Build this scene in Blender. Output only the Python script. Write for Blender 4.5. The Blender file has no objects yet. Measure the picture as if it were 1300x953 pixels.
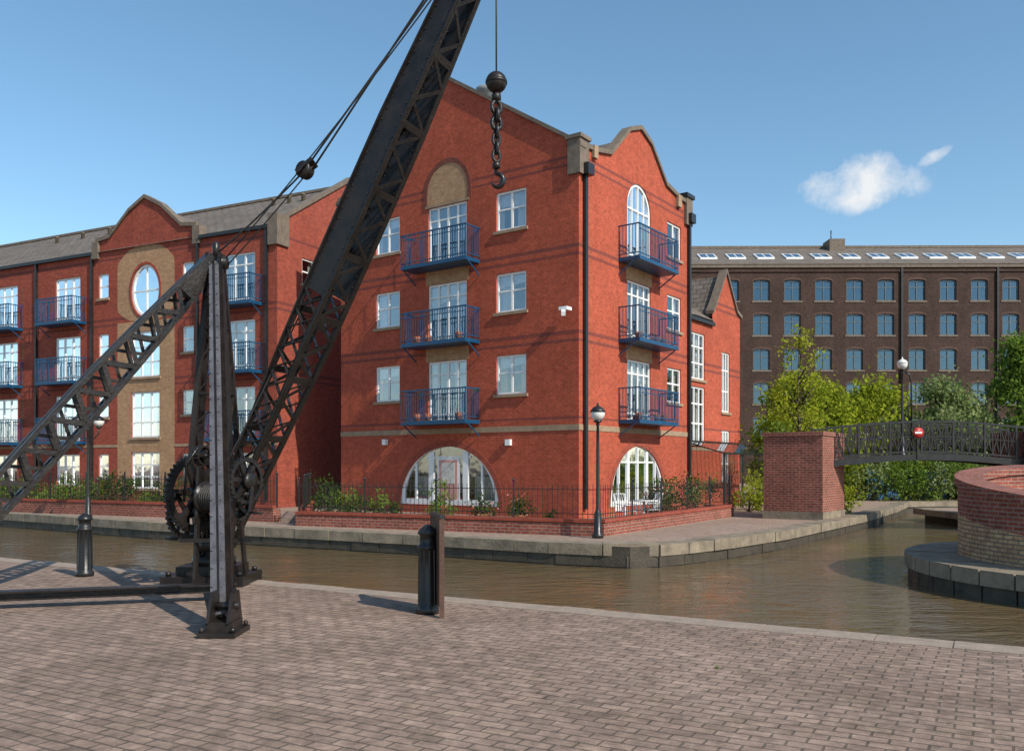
import bpy, math, random
from mathutils import Vector, Matrix
from mathutils.geometry import tessellate_polygon
random.seed(7)
R=math.radians
scene=bpy.context.scene
Z=Vector((0,0,1))

# ------------------------------------------------------------------ materials
def newmat(name):
    m=bpy.data.materials.new(name); m.use_nodes=True
    nt=m.node_tree; nt.nodes.clear()
    out=nt.nodes.new('ShaderNodeOutputMaterial')
    return m,nt,out
def N(nt,t,**kw):
    n=nt.nodes.new(t)
    for k,v in kw.items():
        if k in n.inputs: n.inputs[k].default_value=v
        else: setattr(n,k,v)
    return n
def L(nt,a,b): nt.links.new(a,b)
def mixc(nt,fac,a,b,mode='MIX'):
    n=nt.nodes.new('ShaderNodeMix'); n.data_type='RGBA'; n.blend_type=mode
    for i,x in ((0,fac),(6,a),(7,b)):
        if isinstance(x,bpy.types.NodeSocket): L(nt,x,n.inputs[i])
        elif i==0: n.inputs[0].default_value=x
        else: n.inputs[i].default_value=(*x,1) if len(x)==3 else x
    return n.outputs[2]
def math_(nt,op,a,b=None,c=None):
    n=nt.nodes.new('ShaderNodeMath'); n.operation=op
    for i,x in enumerate((a,b,c)):
        if x is None: continue
        if isinstance(x,bpy.types.NodeSocket): L(nt,x,n.inputs[i])
        else: n.inputs[i].default_value=x
    return n.outputs[0]
def ramp(nt,fac,p0,p1,c0=0.0,c1=1.0):
    n=nt.nodes.new('ShaderNodeMapRange'); n.inputs[1].default_value=p0; n.inputs[2].default_value=p1
    n.inputs[3].default_value=c0; n.inputs[4].default_value=c1; L(nt,fac,n.inputs[0]); return n.outputs[0]

def simple(name,c1,c2,rough=.7,scale=4,bump=.0,metal=0,spec=.5,detail=6,bscale=None):
    m,nt,out=newmat(name)
    p=N(nt,'ShaderNodeBsdfPrincipled',Roughness=rough,Metallic=metal)
    p.inputs['Specular IOR Level'].default_value=spec
    tc=N(nt,'ShaderNodeNewGeometry')
    no=N(nt,'ShaderNodeTexNoise',Scale=scale,Detail=detail,Roughness=.65); L(nt,tc.outputs['Position'],no.inputs['Vector'])
    f=ramp(nt,no.outputs[0],.3,.7)
    L(nt,mixc(nt,f,c1,c2),p.inputs['Base Color'])
    rr=ramp(nt,no.outputs[0],.3,.7,max(rough-.1,.02),min(rough+.12,1)); L(nt,rr,p.inputs['Roughness'])
    if bump:
        n2=N(nt,'ShaderNodeTexNoise',Scale=bscale or scale*8,Detail=4); L(nt,tc.outputs['Position'],n2.inputs['Vector'])
        b=N(nt,'ShaderNodeBump',Strength=bump,Distance=.02); L(nt,n2.outputs[0],b.inputs['Height']); L(nt,b.outputs[0],p.inputs['Normal'])
    L(nt,p.outputs[0],out.inputs[0]); return m

def brick(name,c1,c2,mort,stripes=(),stripe_col=(.09,.03,.03),w=.225,h=.075,ms=.010,vary=.35,rough=.85,bump=.3,coord='UV',rot=0,dirt=(.5,.45,.4),dirtamt=.35,streak=0.0,patch=0.0):
    m,nt,out=newmat(name)
    p=N(nt,'ShaderNodeBsdfPrincipled',Roughness=rough); p.inputs['Specular IOR Level'].default_value=.3
    tc=N(nt,'ShaderNodeTexCoord')
    vec=tc.outputs[coord]
    geo=N(nt,'ShaderNodeNewGeometry')
    if rot:
        mp=N(nt,'ShaderNodeMapping'); mp.inputs['Rotation'].default_value=(0,0,rot); L(nt,vec,mp.inputs[0]); vec=mp.outputs[0]
    if patch:  # slight settling waviness of the courses
        nw=N(nt,'ShaderNodeTexNoise',Scale=.9,Detail=2); L(nt,vec,nw.inputs['Vector'])
        va=nt.nodes.new('ShaderNodeVectorMath'); va.operation='MULTIPLY_ADD'; L(nt,nw.outputs['Color'],va.inputs[0]); va.inputs[1].default_value=(.05,.05,0); L(nt,vec,va.inputs[2]); vec=va.outputs[0]
    bt=N(nt,'ShaderNodeTexBrick',Scale=1.0); bt.offset=.5
    bt.inputs['Brick Width'].default_value=w; bt.inputs['Row Height'].default_value=h
    bt.inputs['Mortar Size'].default_value=ms; bt.inputs['Mortar Smooth'].default_value=.2; bt.inputs['Bias'].default_value=0
    bt.inputs['Color1'].default_value=(*c1,1); bt.inputs['Color2'].default_value=(*c2,1); bt.inputs['Mortar'].default_value=(*mort,1)
    L(nt,vec,bt.inputs['Vector'])
    no=N(nt,'ShaderNodeTexNoise',Scale=.5,Detail=8,Roughness=.7); L(nt,geo.outputs['Position'],no.inputs['Vector'])
    f=ramp(nt,no.outputs[0],.38,.68,0,dirtamt)
    col=mixc(nt,f,bt.outputs['Color'],dirt,'MULTIPLY')
    if streak:
        mp2=N(nt,'ShaderNodeMapping'); mp2.inputs['Scale'].default_value=(1.6,1.6,.12); L(nt,geo.outputs['Position'],mp2.inputs[0])
        n4=N(nt,'ShaderNodeTexNoise',Scale=1.0,Detail=6,Roughness=.6); L(nt,mp2.outputs[0],n4.inputs['Vector'])
        col=mixc(nt,ramp(nt,n4.outputs[0],.5,.75,0,streak),col,(.55,.5,.5),'MULTIPLY')
    if patch:
        n5=N(nt,'ShaderNodeTexNoise',Scale=2.3,Detail=7,Roughness=.75); L(nt,geo.outputs['Position'],n5.inputs['Vector'])
        col=mixc(nt,ramp(nt,n5.outputs[0],.52,.70,0,patch),col,(.62,.66,.50),'MULTIPLY')
        n6=N(nt,'ShaderNodeTexNoise',Scale=24,Detail=3,Roughness=.7); L(nt,geo.outputs['Position'],n6.inputs['Vector'])
        col=mixc(nt,ramp(nt,n6.outputs[0],.60,.74,0,.55),col,(.42,.38,.32))
    n3=N(nt,'ShaderNodeTexNoise',Scale=7,Detail=5,Roughness=.7); L(nt,geo.outputs['Position'],n3.inputs['Vector'])
    f3=ramp(nt,n3.outputs[0],.3,.7,1-vary*.6,1+vary*.5)
    mm=nt.nodes.new('ShaderNodeVectorMath'); mm.operation='SCALE'; L(nt,col,mm.inputs[0]); L(nt,f3,mm.inputs['Scale']); col=mm.outputs[0]
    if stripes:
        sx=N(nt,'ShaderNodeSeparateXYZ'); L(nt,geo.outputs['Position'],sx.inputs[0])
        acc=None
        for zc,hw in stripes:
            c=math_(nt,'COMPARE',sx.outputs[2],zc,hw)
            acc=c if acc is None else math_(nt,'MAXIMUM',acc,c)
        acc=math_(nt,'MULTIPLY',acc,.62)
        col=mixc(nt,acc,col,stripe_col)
    L(nt,col,p.inputs['Base Color'])
    if bump:
        b=N(nt,'ShaderNodeBump',Strength=bump,Distance=.01); 
        hh=math_(nt,'SUBTRACT',n3.outputs[0],bt.outputs['Fac']); L(nt,hh,b.inputs['Height']); L(nt,b.outputs[0],p.inputs['Normal'])
    L(nt,p.outputs[0],out.inputs[0]); return m

def glassmat(name,tint,refl=.3,gcol=(.9,.95,1)):
    m,nt,out=newmat(name)
    g=N(nt,'ShaderNodeBsdfGlossy',Roughness=.04); g.inputs['Color'].default_value=(*gcol,1)
    t=N(nt,'ShaderNodeBsdfTransparent'); t.inputs['Color'].default_value=(*tint,1)
    lw=N(nt,'ShaderNodeLayerWeight',Blend=.25)
    f=ramp(nt,lw.outputs['Fresnel'],0,1,refl,1)
    geo=N(nt,'ShaderNodeNewGeometry'); no=N(nt,'ShaderNodeTexNoise',Scale=1.3,Detail=2); L(nt,geo.outputs['Position'],no.inputs['Vector'])
    b=N(nt,'ShaderNodeBump',Strength=.15,Distance=.05); L(nt,no.outputs[0],b.inputs['Height']); L(nt,b.outputs[0],g.inputs['Normal'])
    mx=N(nt,'ShaderNodeMixShader'); L(nt,f,mx.inputs[0]); L(nt,t.outputs[0],mx.inputs[1]); L(nt,g.outputs[0],mx.inputs[2])
    L(nt,mx.outputs[0],out.inputs[0]); return m

def leafmat(name,c1,c2,c3):
    m,nt,out=newmat(name)
    geo=N(nt,'ShaderNodeNewGeometry')
    no=N(nt,'ShaderNodeTexNoise',Scale=1.6,Detail=3); L(nt,geo.outputs['Position'],no.inputs['Vector'])
    n2=N(nt,'ShaderNodeTexNoise',Scale=9,Detail=2); L(nt,geo.outputs['Position'],n2.inputs['Vector'])
    col=mixc(nt,ramp(nt,no.outputs[0],.35,.65),c1,c2); col=mixc(nt,ramp(nt,n2.outputs[0],.5,.75),col,c3)
    d=N(nt,'ShaderNodeBsdfDiffuse'); t=N(nt,'ShaderNodeBsdfTranslucent'); L(nt,col,d.inputs[0]); L(nt,col,t.inputs[0])
    mx=N(nt,'ShaderNodeMixShader'); mx.inputs[0].default_value=.4; L(nt,d.outputs[0],mx.inputs[1]); L(nt,t.outputs[0],mx.inputs[2])
    L(nt,mx.outputs[0],out.inputs[0]); return m

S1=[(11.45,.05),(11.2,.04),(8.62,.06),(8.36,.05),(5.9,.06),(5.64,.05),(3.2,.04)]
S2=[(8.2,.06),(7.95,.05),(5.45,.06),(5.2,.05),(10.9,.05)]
M={}
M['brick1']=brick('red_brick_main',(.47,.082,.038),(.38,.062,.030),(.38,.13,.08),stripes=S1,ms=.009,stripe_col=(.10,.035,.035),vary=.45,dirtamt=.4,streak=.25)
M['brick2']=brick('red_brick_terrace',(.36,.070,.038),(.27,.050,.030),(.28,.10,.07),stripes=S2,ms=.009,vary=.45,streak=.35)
M['brickp']=brick('red_brick_pier',(.33,.085,.055),(.22,.055,.038),(.30,.21,.165),ms=.012,dirtamt=.55,vary=.5,streak=.4)
M['buff']=brick('buff_brick',(.46,.27,.14),(.38,.20,.10),(.38,.27,.18))
M['buffl']=brick('buff_brick_lower',(.58,.38,.21),(.45,.26,.14),(.22,.16,.12),ms=.014,dirtamt=.4,vary=.6)
M['mill']=brick('mill_brick',(.085,.042,.030),(.048,.027,.021),(.055,.04,.032),dirtamt=.75,ms=.012,w=.24,h=.08,vary=.7,streak=.5)  # blackish brick, base colour darkened further in place of shade on the front
M['slate']=brick('slate_roof',(.21,.175,.145),(.155,.13,.11),(.06,.055,.05),w=.5,h=.28,ms=.02,vary=.55,streak=.3)
M['pave']=brick('paving_brick',(.36,.252,.195),(.275,.195,.152),(.15,.112,.085),w=.215,h=.108,ms=.009,vary=.75,coord='Object',rot=R(29.2),dirt=(.62,.60,.57),dirtamt=.9,bump=.7,patch=.6)
M['pavefar']=brick('far_paving',(.38,.275,.21),(.31,.22,.17),(.18,.14,.11),w=.3,h=.15,ms=.01,vary=.5,coord='Object',rot=R(35))
M['stone']=simple('quay_stone',(.31,.25,.175),(.13,.105,.075),.85,2.6,.6)
M['stonek']=simple('kerb_stone',(.36,.28,.215),(.23,.18,.14),.85,5,.4)
M['stonew']=simple('wet_stone',(.085,.065,.045),(.035,.03,.02),.6,3,.6)
M['trim']=simple('sandstone_trim',(.36,.25,.155),(.25,.17,.11),.85,4,.3)
M['cop']=simple('coping_stone',(.20,.155,.115),(.11,.09,.07),.9,4,.3)
M['white']=simple('white_paint',(.80,.80,.78),(.70,.70,.68),.45,6)
M['curt']=simple('curtain',(.66,.63,.57),(.42,.40,.37),.9,5)
M['curtw']=simple('curtain_warm',(.60,.30,.16),(.45,.24,.14),.9,5)
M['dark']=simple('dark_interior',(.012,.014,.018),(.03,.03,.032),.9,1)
M['blue']=simple('blue_railing_paint',(.003,.045,.11),(.006,.075,.17),.4,4)
M['black']=simple('black_iron',(.010,.010,.011),(.020,.019,.018),.35,5,.15)
M['crane']=simple('crane_iron',(.008,.007,.007),(.024,.018,.015),.38,3.5,.35,bscale=20,spec=.4)
M['cranegrey']=simple('weathered_grey_steel',(.14,.135,.145),(.05,.048,.052),.5,5,.5,bscale=30)
M['rope']=simple('wire_rope',(.02,.02,.02),(.04,.035,.03),.6,20)
M['wood']=simple('weathered_wood',(.12,.06,.038),(.05,.028,.02),.7,3,.4)
M['globe']=simple('opal_globe',(.65,.64,.6),(.75,.74,.7),.25,5)
M['soil']=simple('soil',(.06,.045,.03),(.03,.024,.018),.95,3)
M['terracotta']=simple('terracotta',(.35,.13,.06),(.25,.09,.045),.8,8)
M['red']=simple('red_paint',(.45,.02,.02),(.38,.02,.02),.4,4)
M['bluep']=simple('blue_boarding',(.03,.12,.30),(.04,.15,.36),.6,2)
M['bark']=simple('bark',(.10,.075,.05),(.05,.04,.028),.9,8,.5)
M['pink']=simple('pink_door_paint',(.58,.30,.26),(.50,.25,.22),.5)
M['glass']=glassmat('window_glass',(.85,.9,.92),.26)
M['glassmill']=glassmat('mill_glass',(.25,.3,.33),.20,(.42,.60,.74))
M['skyl']=glassmat('skylight_glass',(.3,.34,.36),.5)
M['leafY']=leafmat('leaf_yellow_green',(.32,.36,.03),(.18,.25,.02),(.48,.46,.06))
M['leafG']=leafmat('leaf_green',(.08,.15,.02),(.16,.24,.04),(.25,.33,.07))
M['leafP']=leafmat('leaf_pale',(.24,.29,.10),(.11,.19,.04),(.50,.50,.34))
M['leafD']=leafmat('leaf_dark',(.03,.06,.015),(.06,.10,.02),(.10,.15,.03))
M['flower']=leafmat('flowers',(.5,.08,.12),(.6,.5,.4),(.7,.3,.1))

# water
m,nt,out=newmat('canal_water')
p=N(nt,'ShaderNodeBsdfPrincipled',Roughness=.03,IOR=1.36)
geo=N(nt,'ShaderNodeNewGeometry')
mp=N(nt,'ShaderNodeMapping'); mp.inputs['Rotation'].default_value=(0,0,R(10)); mp.inputs['Scale'].default_value=(.75,1.7,1); L(nt,geo.outputs['Position'],mp.inputs[0])
n1=N(nt,'ShaderNodeTexNoise',Scale=1.7,Detail=4,Roughness=.55,Distortion=1.0); L(nt,mp.outputs[0],n1.inputs['Vector'])
n3=N(nt,'ShaderNodeTexNoise',Scale=6.5,Detail=3,Roughness=.5); L(nt,mp.outputs[0],n3.inputs['Vector'])
n2=N(nt,'ShaderNodeTexNoise',Scale=.22,Detail=3); L(nt,geo.outputs['Position'],n2.inputs['Vector'])
amp=ramp(nt,n2.outputs[0],.35,.65,.25,1.0)
hh=math_(nt,'MULTIPLY',math_(nt,'ADD',n1.outputs[0],math_(nt,'MULTIPLY',n3.outputs[0],.22)),amp)
b=N(nt,'ShaderNodeBump',Strength=.7,Distance=.13); L(nt,hh,b.inputs['Height']); L(nt,b.outputs[0],p.inputs['Normal'])
L(nt,mixc(nt,n2.outputs[0],(.155,.105,.048),(.11,.078,.038)),p.inputs['Base Color'])
L(nt,p.outputs[0],out.inputs[0]); M['water']=m

# ------------------------------------------------------------------ mesh builder
class MB:
    def __init__(s): s.v=[];s.f=[];s.mi=[];s.sm=[];s.mats=[]
    def mid(s,m):
        m=M[m] if isinstance(m,str) else m
        if m not in s.mats: s.mats.append(m)
        return s.mats.index(m)
    def add(s,vs,fs,mat,smooth=False):
        b=len(s.v); s.v.extend([tuple(x) for x in vs]); i=s.mid(mat)
        for f in fs: s.f.append(tuple(b+k for k in f)); s.mi.append(i); s.sm.append(smooth)
    def face(s,pts,mat): s.add(pts,[tuple(range(len(pts)))],mat)
    def box8(s,p,mat):
        s.add(p,[(3,2,1,0),(4,5,6,7),(0,1,5,4),(1,2,6,5),(2,3,7,6),(3,0,4,7)],mat)
    def box(s,x0,x1,y0,y1,z0,z1,mat):
        s.box8([(x0,y0,z0),(x1,y0,z0),(x1,y1,z0),(x0,y1,z0),(x0,y0,z1),(x1,y0,z1),(x1,y1,z1),(x0,y1,z1)],mat)
    def fbox(s,F,s0,s1,z0,z1,o0,o1,mat):
        s.box8([F(s0,z0,o1),F(s1,z0,o1),F(s1,z0,o0),F(s0,z0,o0),F(s0,z1,o1),F(s1,z1,o1),F(s1,z1,o0),F(s0,z1,o0)],mat)
    def beam(s,p0,p1,w,h,mat,up=Z,w1=None,h1=None):
        p0=Vector(p0);p1=Vector(p1);d=(p1-p0).normalized()
        up=Vector(up)
        if abs(d.dot(up.normalized()))>.99: up=Vector((0,1,0))
        a=d.cross(up).normalized(); c=a.cross(d).normalized()
        w1=w if w1 is None else w1; h1=h if h1 is None else h1
        P=[]
        for q,ww,h_ in ((p0,w,h),(p1,w1,h1)):
            P+=[q-a*ww/2-c*h_/2,q+a*ww/2-c*h_/2,q+a*ww/2+c*h_/2,q-a*ww/2+c*h_/2]
        s.box8(P,mat)
    def tube(s,pts,r,mat,n=8,closed=False):
        pts=[Vector(q) for q in pts]; k=len(pts)
        ref=Vector((.31,.17,.93)).normalized(); vs=[]
        for i,q in enumerate(pts):
            if closed: d=pts[(i+1)%k]-pts[i-1]
            else: d=pts[min(i+1,k-1)]-pts[max(i-1,0)]
            d.normalize()
            if abs(d.dot(ref))>.97: ref=Vector((1,0,0))
            a=d.cross(ref).normalized(); c=a.cross(d); ref=c
            rr=r[i] if isinstance(r,(list,tuple)) else r
            for j in range(n):
                t=2*math.pi*j/n; vs.append(q+a*rr*math.cos(t)+c*rr*math.sin(t))
        fs=[]
        for i in range(k if closed else k-1):
            for j in range(n):
                i2=(i+1)%k; fs.append((i*n+j,i*n+(j+1)%n,i2*n+(j+1)%n,i2*n+j))
        if not closed: fs+= [tuple(range(n))[::-1],tuple((k-1)*n+j for j in range(n))]
        s.add(vs,fs,mat,True)
    def lathe(s,c,prof,mat,n=16,axis=Z,smooth=True):
        c=Vector(c);axis=Vector(axis).normalized()
        a=axis.orthogonal().normalized(); b_=axis.cross(a)
        vs=[];fs=[]
        for r,z in prof:
            for j in range(n):
                t=2*math.pi*j/n; vs.append(c+axis*z+(a*math.cos(t)+b_*math.sin(t))*r)
        for i in range(len(prof)-1):
            for j in range(n): fs.append((i*n+j,i*n+(j+1)%n,(i+1)*n+(j+1)%n,(i+1)*n+j))
        fs+=[tuple(range(n))[::-1],tuple((len(prof)-1)*n+j for j in range(n))]
        s.add(vs,fs,mat,smooth)
    def prism(s,poly,z0,z1,top,side,bottom=False):
        n=len(poly)
        tr=tessellate_polygon([[Vector((x,y,0)) for x,y in poly]])
        vs=[(x,y,z1) for x,y in poly]
        fs=[]
        for t in tr:
            a,b_,c=[Vector(vs[i]) for i in t]
            fs.append(t if (b_-a).cross(c-a).z>0 else t[::-1])
        s.add(vs,fs,top)
        for i in range(n):
            x,y=poly[i];X,Y=poly[(i+1)%n]
            s.face([(x,y,z0),(X,Y,z0),(X,Y,z1),(x,y,z1)],side)
    def build(s,name,parent=None,uv=True):
        me=bpy.data.meshes.new(name); me.from_pydata(s.v,[],s.f)
        for m in s.mats: me.materials.append(m)
        me.polygons.foreach_set('material_index',s.mi); me.polygons.foreach_set('use_smooth',s.sm)
        if uv:
            ul=me.uv_layers.new(name='UVMap'); me.update()
            for p in me.polygons:
                n=p.normal
                if abs(n.z)>.95:
                    for li in p.loop_indices:
                        c=me.vertices[me.loops[li].vertex_index].co; ul.data[li].uv=(c.x,c.y)
                else:
                    t=Vector((-n.y,n.x,0)).normalized(); b_=n.cross(t)
                    for li in p.loop_indices:
                        c=me.vertices[me.loops[li].vertex_index].co; ul.data[li].uv=(c.dot(t),c.dot(b_) if abs(n.z)>.1 else c.z)
        me.update()
        o=bpy.data.objects.new(name,me); scene.collection.objects.link(o)
        if parent: o.parent=parent
        return o
def empty(name,loc=(0,0,0)):
    e=bpy.data.objects.new(name,None); scene.collection.objects.link(e); e.empty_display_size=.2
    return e

def frame(O,a,n):
    O=Vector((O[0],O[1],0));a=Vector((a[0],a[1],0)).normalized();n=Vector((n[0],n[1],0)).normalized()
    return lambda s,z,o=0: O+a*s+n*o+Z*z
def rect(s0,s1,z0,z1): return [(s0,z0),(s1,z0),(s1,z1),(s0,z1)]
def arch(sc,z0,hw,spring,rise,n=18):
    pts=[(sc-hw,z0)] if spring>z0+.001 else []
    for i in range(n+1):
        t=math.pi-math.pi*i/n; pts.append((sc+hw*math.cos(t),spring+rise*math.sin(t)))
    if spring>z0+.001: pts.append((sc+hw,z0))
    return pts
def wall(mb,F,outer,holes,mat,reveal=.13,revmat=None,o=0):
    polys=[[Vector((a,b,0)) for a,b in outer]]+[[Vector((a,b,0)) for a,b in h] for h in holes]
    flat=[q for pl in polys for q in pl]
    tr=tessellate_polygon(polys)
    mb.add([F(q.x,q.y,o) for q in flat],[tuple(t) for t in tr],mat)
    for h in holes:
        k=len(h)
        for i in range(k):
            a=h[i];b=h[(i+1)%k]
            mb.face([F(*a,o),F(*b,o),F(*b,o-reveal),F(*a,o-reveal)],revmat or mat)
def ring(mb,F,outer,inner,o0,o1,mat):
    k=len(outer)
    for i in range(k):
        j=(i+1)%k
        mb.face([F(*outer[i],o1),F(*outer[j],o1),F(*inner[j],o1),F(*inner[i],o1)],mat)
        mb.face([F(*inner[i],o1),F(*inner[j],o1),F(*inner[j],o0),F(*inner[i],o0)],mat)
        mb.face([F(*outer[i],o1),F(*outer[j],o1),F(*outer[j],o0),F(*outer[i],o0)],mat)
def coping(mb,F,pts,mat,h=.14,o0=-.28,o1=.09):
    for (a,z),(b,w) in zip(pts[:-1],pts[1:]):
        mb.box8([F(a,z,o1),F(b,w,o1),F(b,w,o0),F(a,z,o0),F(a,z+h,o1),F(b,w+h,o1),F(b,w+h,o0),F(a,z+h,o0)],mat)
def window(mb,F,s0,s1,z0,z1,cols=2,trans=.68,curt=None,sill=True,fw=.07,glass='glass',frame_m='white',bars=True):
    ob=-.11; of=-.05
    mb.fbox(F,s0,s0+fw,z0,z1,ob,of,frame_m); mb.fbox(F,s1-fw,s1,z0,z1,ob,of,frame_m)
    mb.fbox(F,s0+fw,s1-fw,z0,z0+fw,ob,of,frame_m); mb.fbox(F,s0+fw,s1-fw,z1-fw,z1,ob,of,frame_m)
    for i in range(1,cols):
        s=s0+(s1-s0)*i/cols; mb.fbox(F,s-fw*.55,s+fw*.55,z0+fw,z1-fw,ob,of-.005,frame_m)
    for t in (trans if isinstance(trans,(list,tuple)) else [trans]):
        if t:
            z=z0+(z1-z0)*t; mb.fbox(F,s0+fw,s1-fw,z-.028,z+.028,ob,of-.01,frame_m)
    mb.face([F(s0+.01,z0+.01,-.09),F(s1-.01,z0+.01,-.09),F(s1-.01,z1-.01,-.09),F(s0+.01,z1-.01,-.09)],glass)
    if curt is None: curt=random.choice(['curt','curt','curt','curtw'])
    w=s1-s0
    if curt:
        a=random.uniform(.12,.42); b=random.uniform(.12,.42)
        for q0,q1 in ((s0,s0+w*a),(s1-w*b,s1)):
            n=8
            for i in range(n):
                x0=q0+(q1-q0)*i/n;x1=q0+(q1-q0)*(i+1)/n;d0=-.22-(i%2)*.03;d1=-.22-((i+1)%2)*.03
                mb.face([F(x0,z0,d0),F(x1,z0,d1),F(x1,z1,d1),F(x0,z1,d0)],curt)
        if random.random()<.4:
            mb.face([F(s0,z1-(z1-z0)*random.uniform(.2,.5),-.18),F(s1,z1-(z1-z0)*.35,-.18),F(s1,z1,-.18),F(s0,z1,-.18)],'curt')
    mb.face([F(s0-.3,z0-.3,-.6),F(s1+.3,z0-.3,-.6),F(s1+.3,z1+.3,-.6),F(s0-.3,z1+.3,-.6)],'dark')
    if sill: mb.fbox(F,s0-.08,s1+.08,z0-.1,z0-.002,-.12,.07,'trim' if glass=='glass' else 'cop')
def balcony(mb,F,sc,z,w,d=.8,h=1.08):
    s0=sc-w/2;s1=sc+w/2
    mb.fbox(F,s0,s1,z-.07,z,.003,d,'blue'); mb.fbox(F,s0-.01,s1+.01,z-.13,z-.075,.004,d+.02,'blue')
    for s in (s0,s1):
        mb.fbox(F,s-.02,s+.02,z+h-.04,z+h,.003,d,'blue'); mb.fbox(F,s-.015,s+.015,z+.08,z+.11,.003,d,'blue')
        n=6
        for i in range(n): 
            o=.05+(d-.08)*i/n; mb.fbox(F,s-.009,s+.009,z+.08,z+h-.04,o-.009,o+.009,'blue')
        mb.beam(F(s,z-.1,d-.1),F(s,z-.55,.02),.035,.035,'blue')
    mb.fbox(F,s0-.02,s1+.02,z+h-.04,z+h+.005,d-.045,d,'blue'); mb.fbox(F,s0,s1,z+.08,z+.11,d-.035,d-.005,'blue'); mb.fbox(F,s0,s1,z+h-.2,z+h-.175,d-.03,d-.005,'blue')
    n=int(w/.11)
    for i in range(n+1):
        s=s0+w*i/n; r=.02 if i in(0,n,n//2) else .009
        mb.fbox(F,s-r,s+r,z,z+h-.04,d-.03,d-.008,'blue')
def railing(mb,pts,z0,z1,mat='black',sp=.13,post=1.8):
    for (x,y),(X,Y) in zip(pts[:-1],pts[1:]):
        a=Vector((x,y,0));b=Vector((X,Y,0));Ln=(b-a).length;d=(b-a)/Ln
        for z in (z1-.12,z0+.12): mb.beam(a+Z*z,b+Z*z,.03,.018,mat)
        n=int(Ln/sp)
        for i in range(n+1):
            q=a+d*(Ln*i/n); mb.beam(q+Z*z0,q+Z*z1,.014,.014,mat)
        n=max(1,int(Ln/post))
        for i in range(n+1):
            q=a+d*(Ln*i/n); mb.beam(q+Z*(z0-.05),q+Z*(z1+.06),.045,.045,mat)
            mb.lathe(q+Z*(z1+.06),[(.01,0),(.035,.02),(.035,.05),(.005,.085)],mat,8)

# ------------------------------------------------------------------ trees and plants
def leaves(mb,centres,n,sz,mat,spread=.4):
    vs=[];fs=[]
    for i in range(n):
        c=random.choice(centres)
        q=Vector(c[:3])+Vector((random.gauss(0,1),random.gauss(0,1),random.gauss(0,.8)))*spread*c[3]
        if q.z<.02: q.z=.02+random.random()*.1
        a=Vector((random.gauss(0,1),random.gauss(0,1),random.gauss(0,1))).normalized()
        b=a.orthogonal().normalized(); b=(Matrix.Rotation(random.uniform(0,6.28),3,a)@b)
        c2=a.cross(b); w=sz*random.uniform(.5,1.1); l=w*random.uniform(1.1,1.7)
        k=len(vs); vs+= [q-b*l*.5,q+c2*w*.4,q+b*l*.5,q-c2*w*.4]; fs.append((k,k+1,k+2,k+3))
    mb.add(vs,fs,mat)
def tree(name,x,y,h,rw,mat,n=6000,sz=.17,base=.3,shape='round',z0=0):
    e=empty(name); mt=MB(); cs=[]
    tr=.05*rw+.05
    mt.tube([(x,y,z0-.05),(x+.05,y,z0+h*.3),(x-.05,y+.05,z0+h*.6),(x,y,z0+h*.9)],[tr,tr*.8,tr*.5,tr*.15],'bark',8)
    nc=50
    for i in range(nc):
        t=random.uniform(0,1)
        if shape=='cone': rad=rw*(1-t)**.75*.95+.15
        else: rad=rw*math.sqrt(max(.05,1-(2*t-.9)**2))
        ang=random.uniform(0,6.28); rr=rad*math.sqrt(random.random())
        zc=z0+h*(base+(1-base)*t*.95)
        c=(x+math.cos(ang)*rr,y+math.sin(ang)*rr,zc,random.uniform(.5,1.0)*(.5+.28*rw))
        cs.append(c)
        if i%2==0:
            zb=max(z0+h*.2,zc-rr*.9-.3)
            mt.tube([(x,y,zb),((x+c[0])/2,(y+c[1])/2,(zb+zc)/2+.1),(c[0],c[1],zc)],[tr*.4,tr*.25,tr*.08],'bark',5)
    mt.build('trunk_and_limbs',e)
    ml=MB(); leaves(ml,cs,n,sz,mat,.42); ml.build('foliage',e,uv=False)
    return e
def shrub(name,x,y,w,h,mat,n=700,sz=.09,z0=0,d=None,flower=0):
    ml=MB(); cs=[]
    for i in range(14):
        cs.append((x+random.uniform(-.5,.5)*w,y+random.uniform(-.5,.5)*(d or w),z0+h*random.uniform(.1,.8),random.uniform(.5,1)*min(w,h)*.5))
        c=cs[-1]; ml.tube([(x,y,z0-.03),((x+c[0])/2,(y+c[1])/2,(z0+c[2])/2),c[:3]],[.015,.01,.005],'bark',4)
    leaves(ml,cs,n,sz,mat,.45)
    if flower: leaves(ml,cs,flower,sz*.8,'flower',.55)
    return ml.build(name,uv=False)

# ------------------------------------------------------------------ ground & water
def stones(mb,pts,inner,outer,z0,z1,mat,ln=.95,jit=.008):
    P=[Vector((a,b,0)) for a,b in pts]
    cum=[0]
    for a,b in zip(P[:-1],P[1:]): cum.append(cum[-1]+(b-a).length)
    def at(s):
        s=max(0,min(cum[-1],s))
        for i in range(len(P)-1):
            if s<=cum[i+1] or i==len(P)-2:
                t=(s-cum[i])/(cum[i+1]-cum[i]); return P[i].lerp(P[i+1],t)
    s=0
    while s<cum[-1]-.2:
        l=ln*random.uniform(.8,1.25); e=min(s+l,cum[-1])
        a=at(s+.006);b=at(e-.006); d=(b-a).normalized(); n=Vector((d.y,-d.x,0))
        j=random.uniform(0,jit); jo=random.uniform(-.012,.012)
        q=[a+n*(outer+jo),b+n*(outer+jo),b-n*inner,a-n*inner]
        mb.box8([v+Z*z0 for v in q]+[v+Z*(z1+j) for v in q],mat)
        s=e
def ne(s): return (4.6-.873*s,7.9+.487*s)
near=[ne(350),ne(60),ne(10),ne(0),ne(-20),ne(-300),(200,-400),(-400,-400)]
g=MB(); g.prism(near,-2,0,'pave','stonew'); g.build('quay_pavement')
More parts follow.
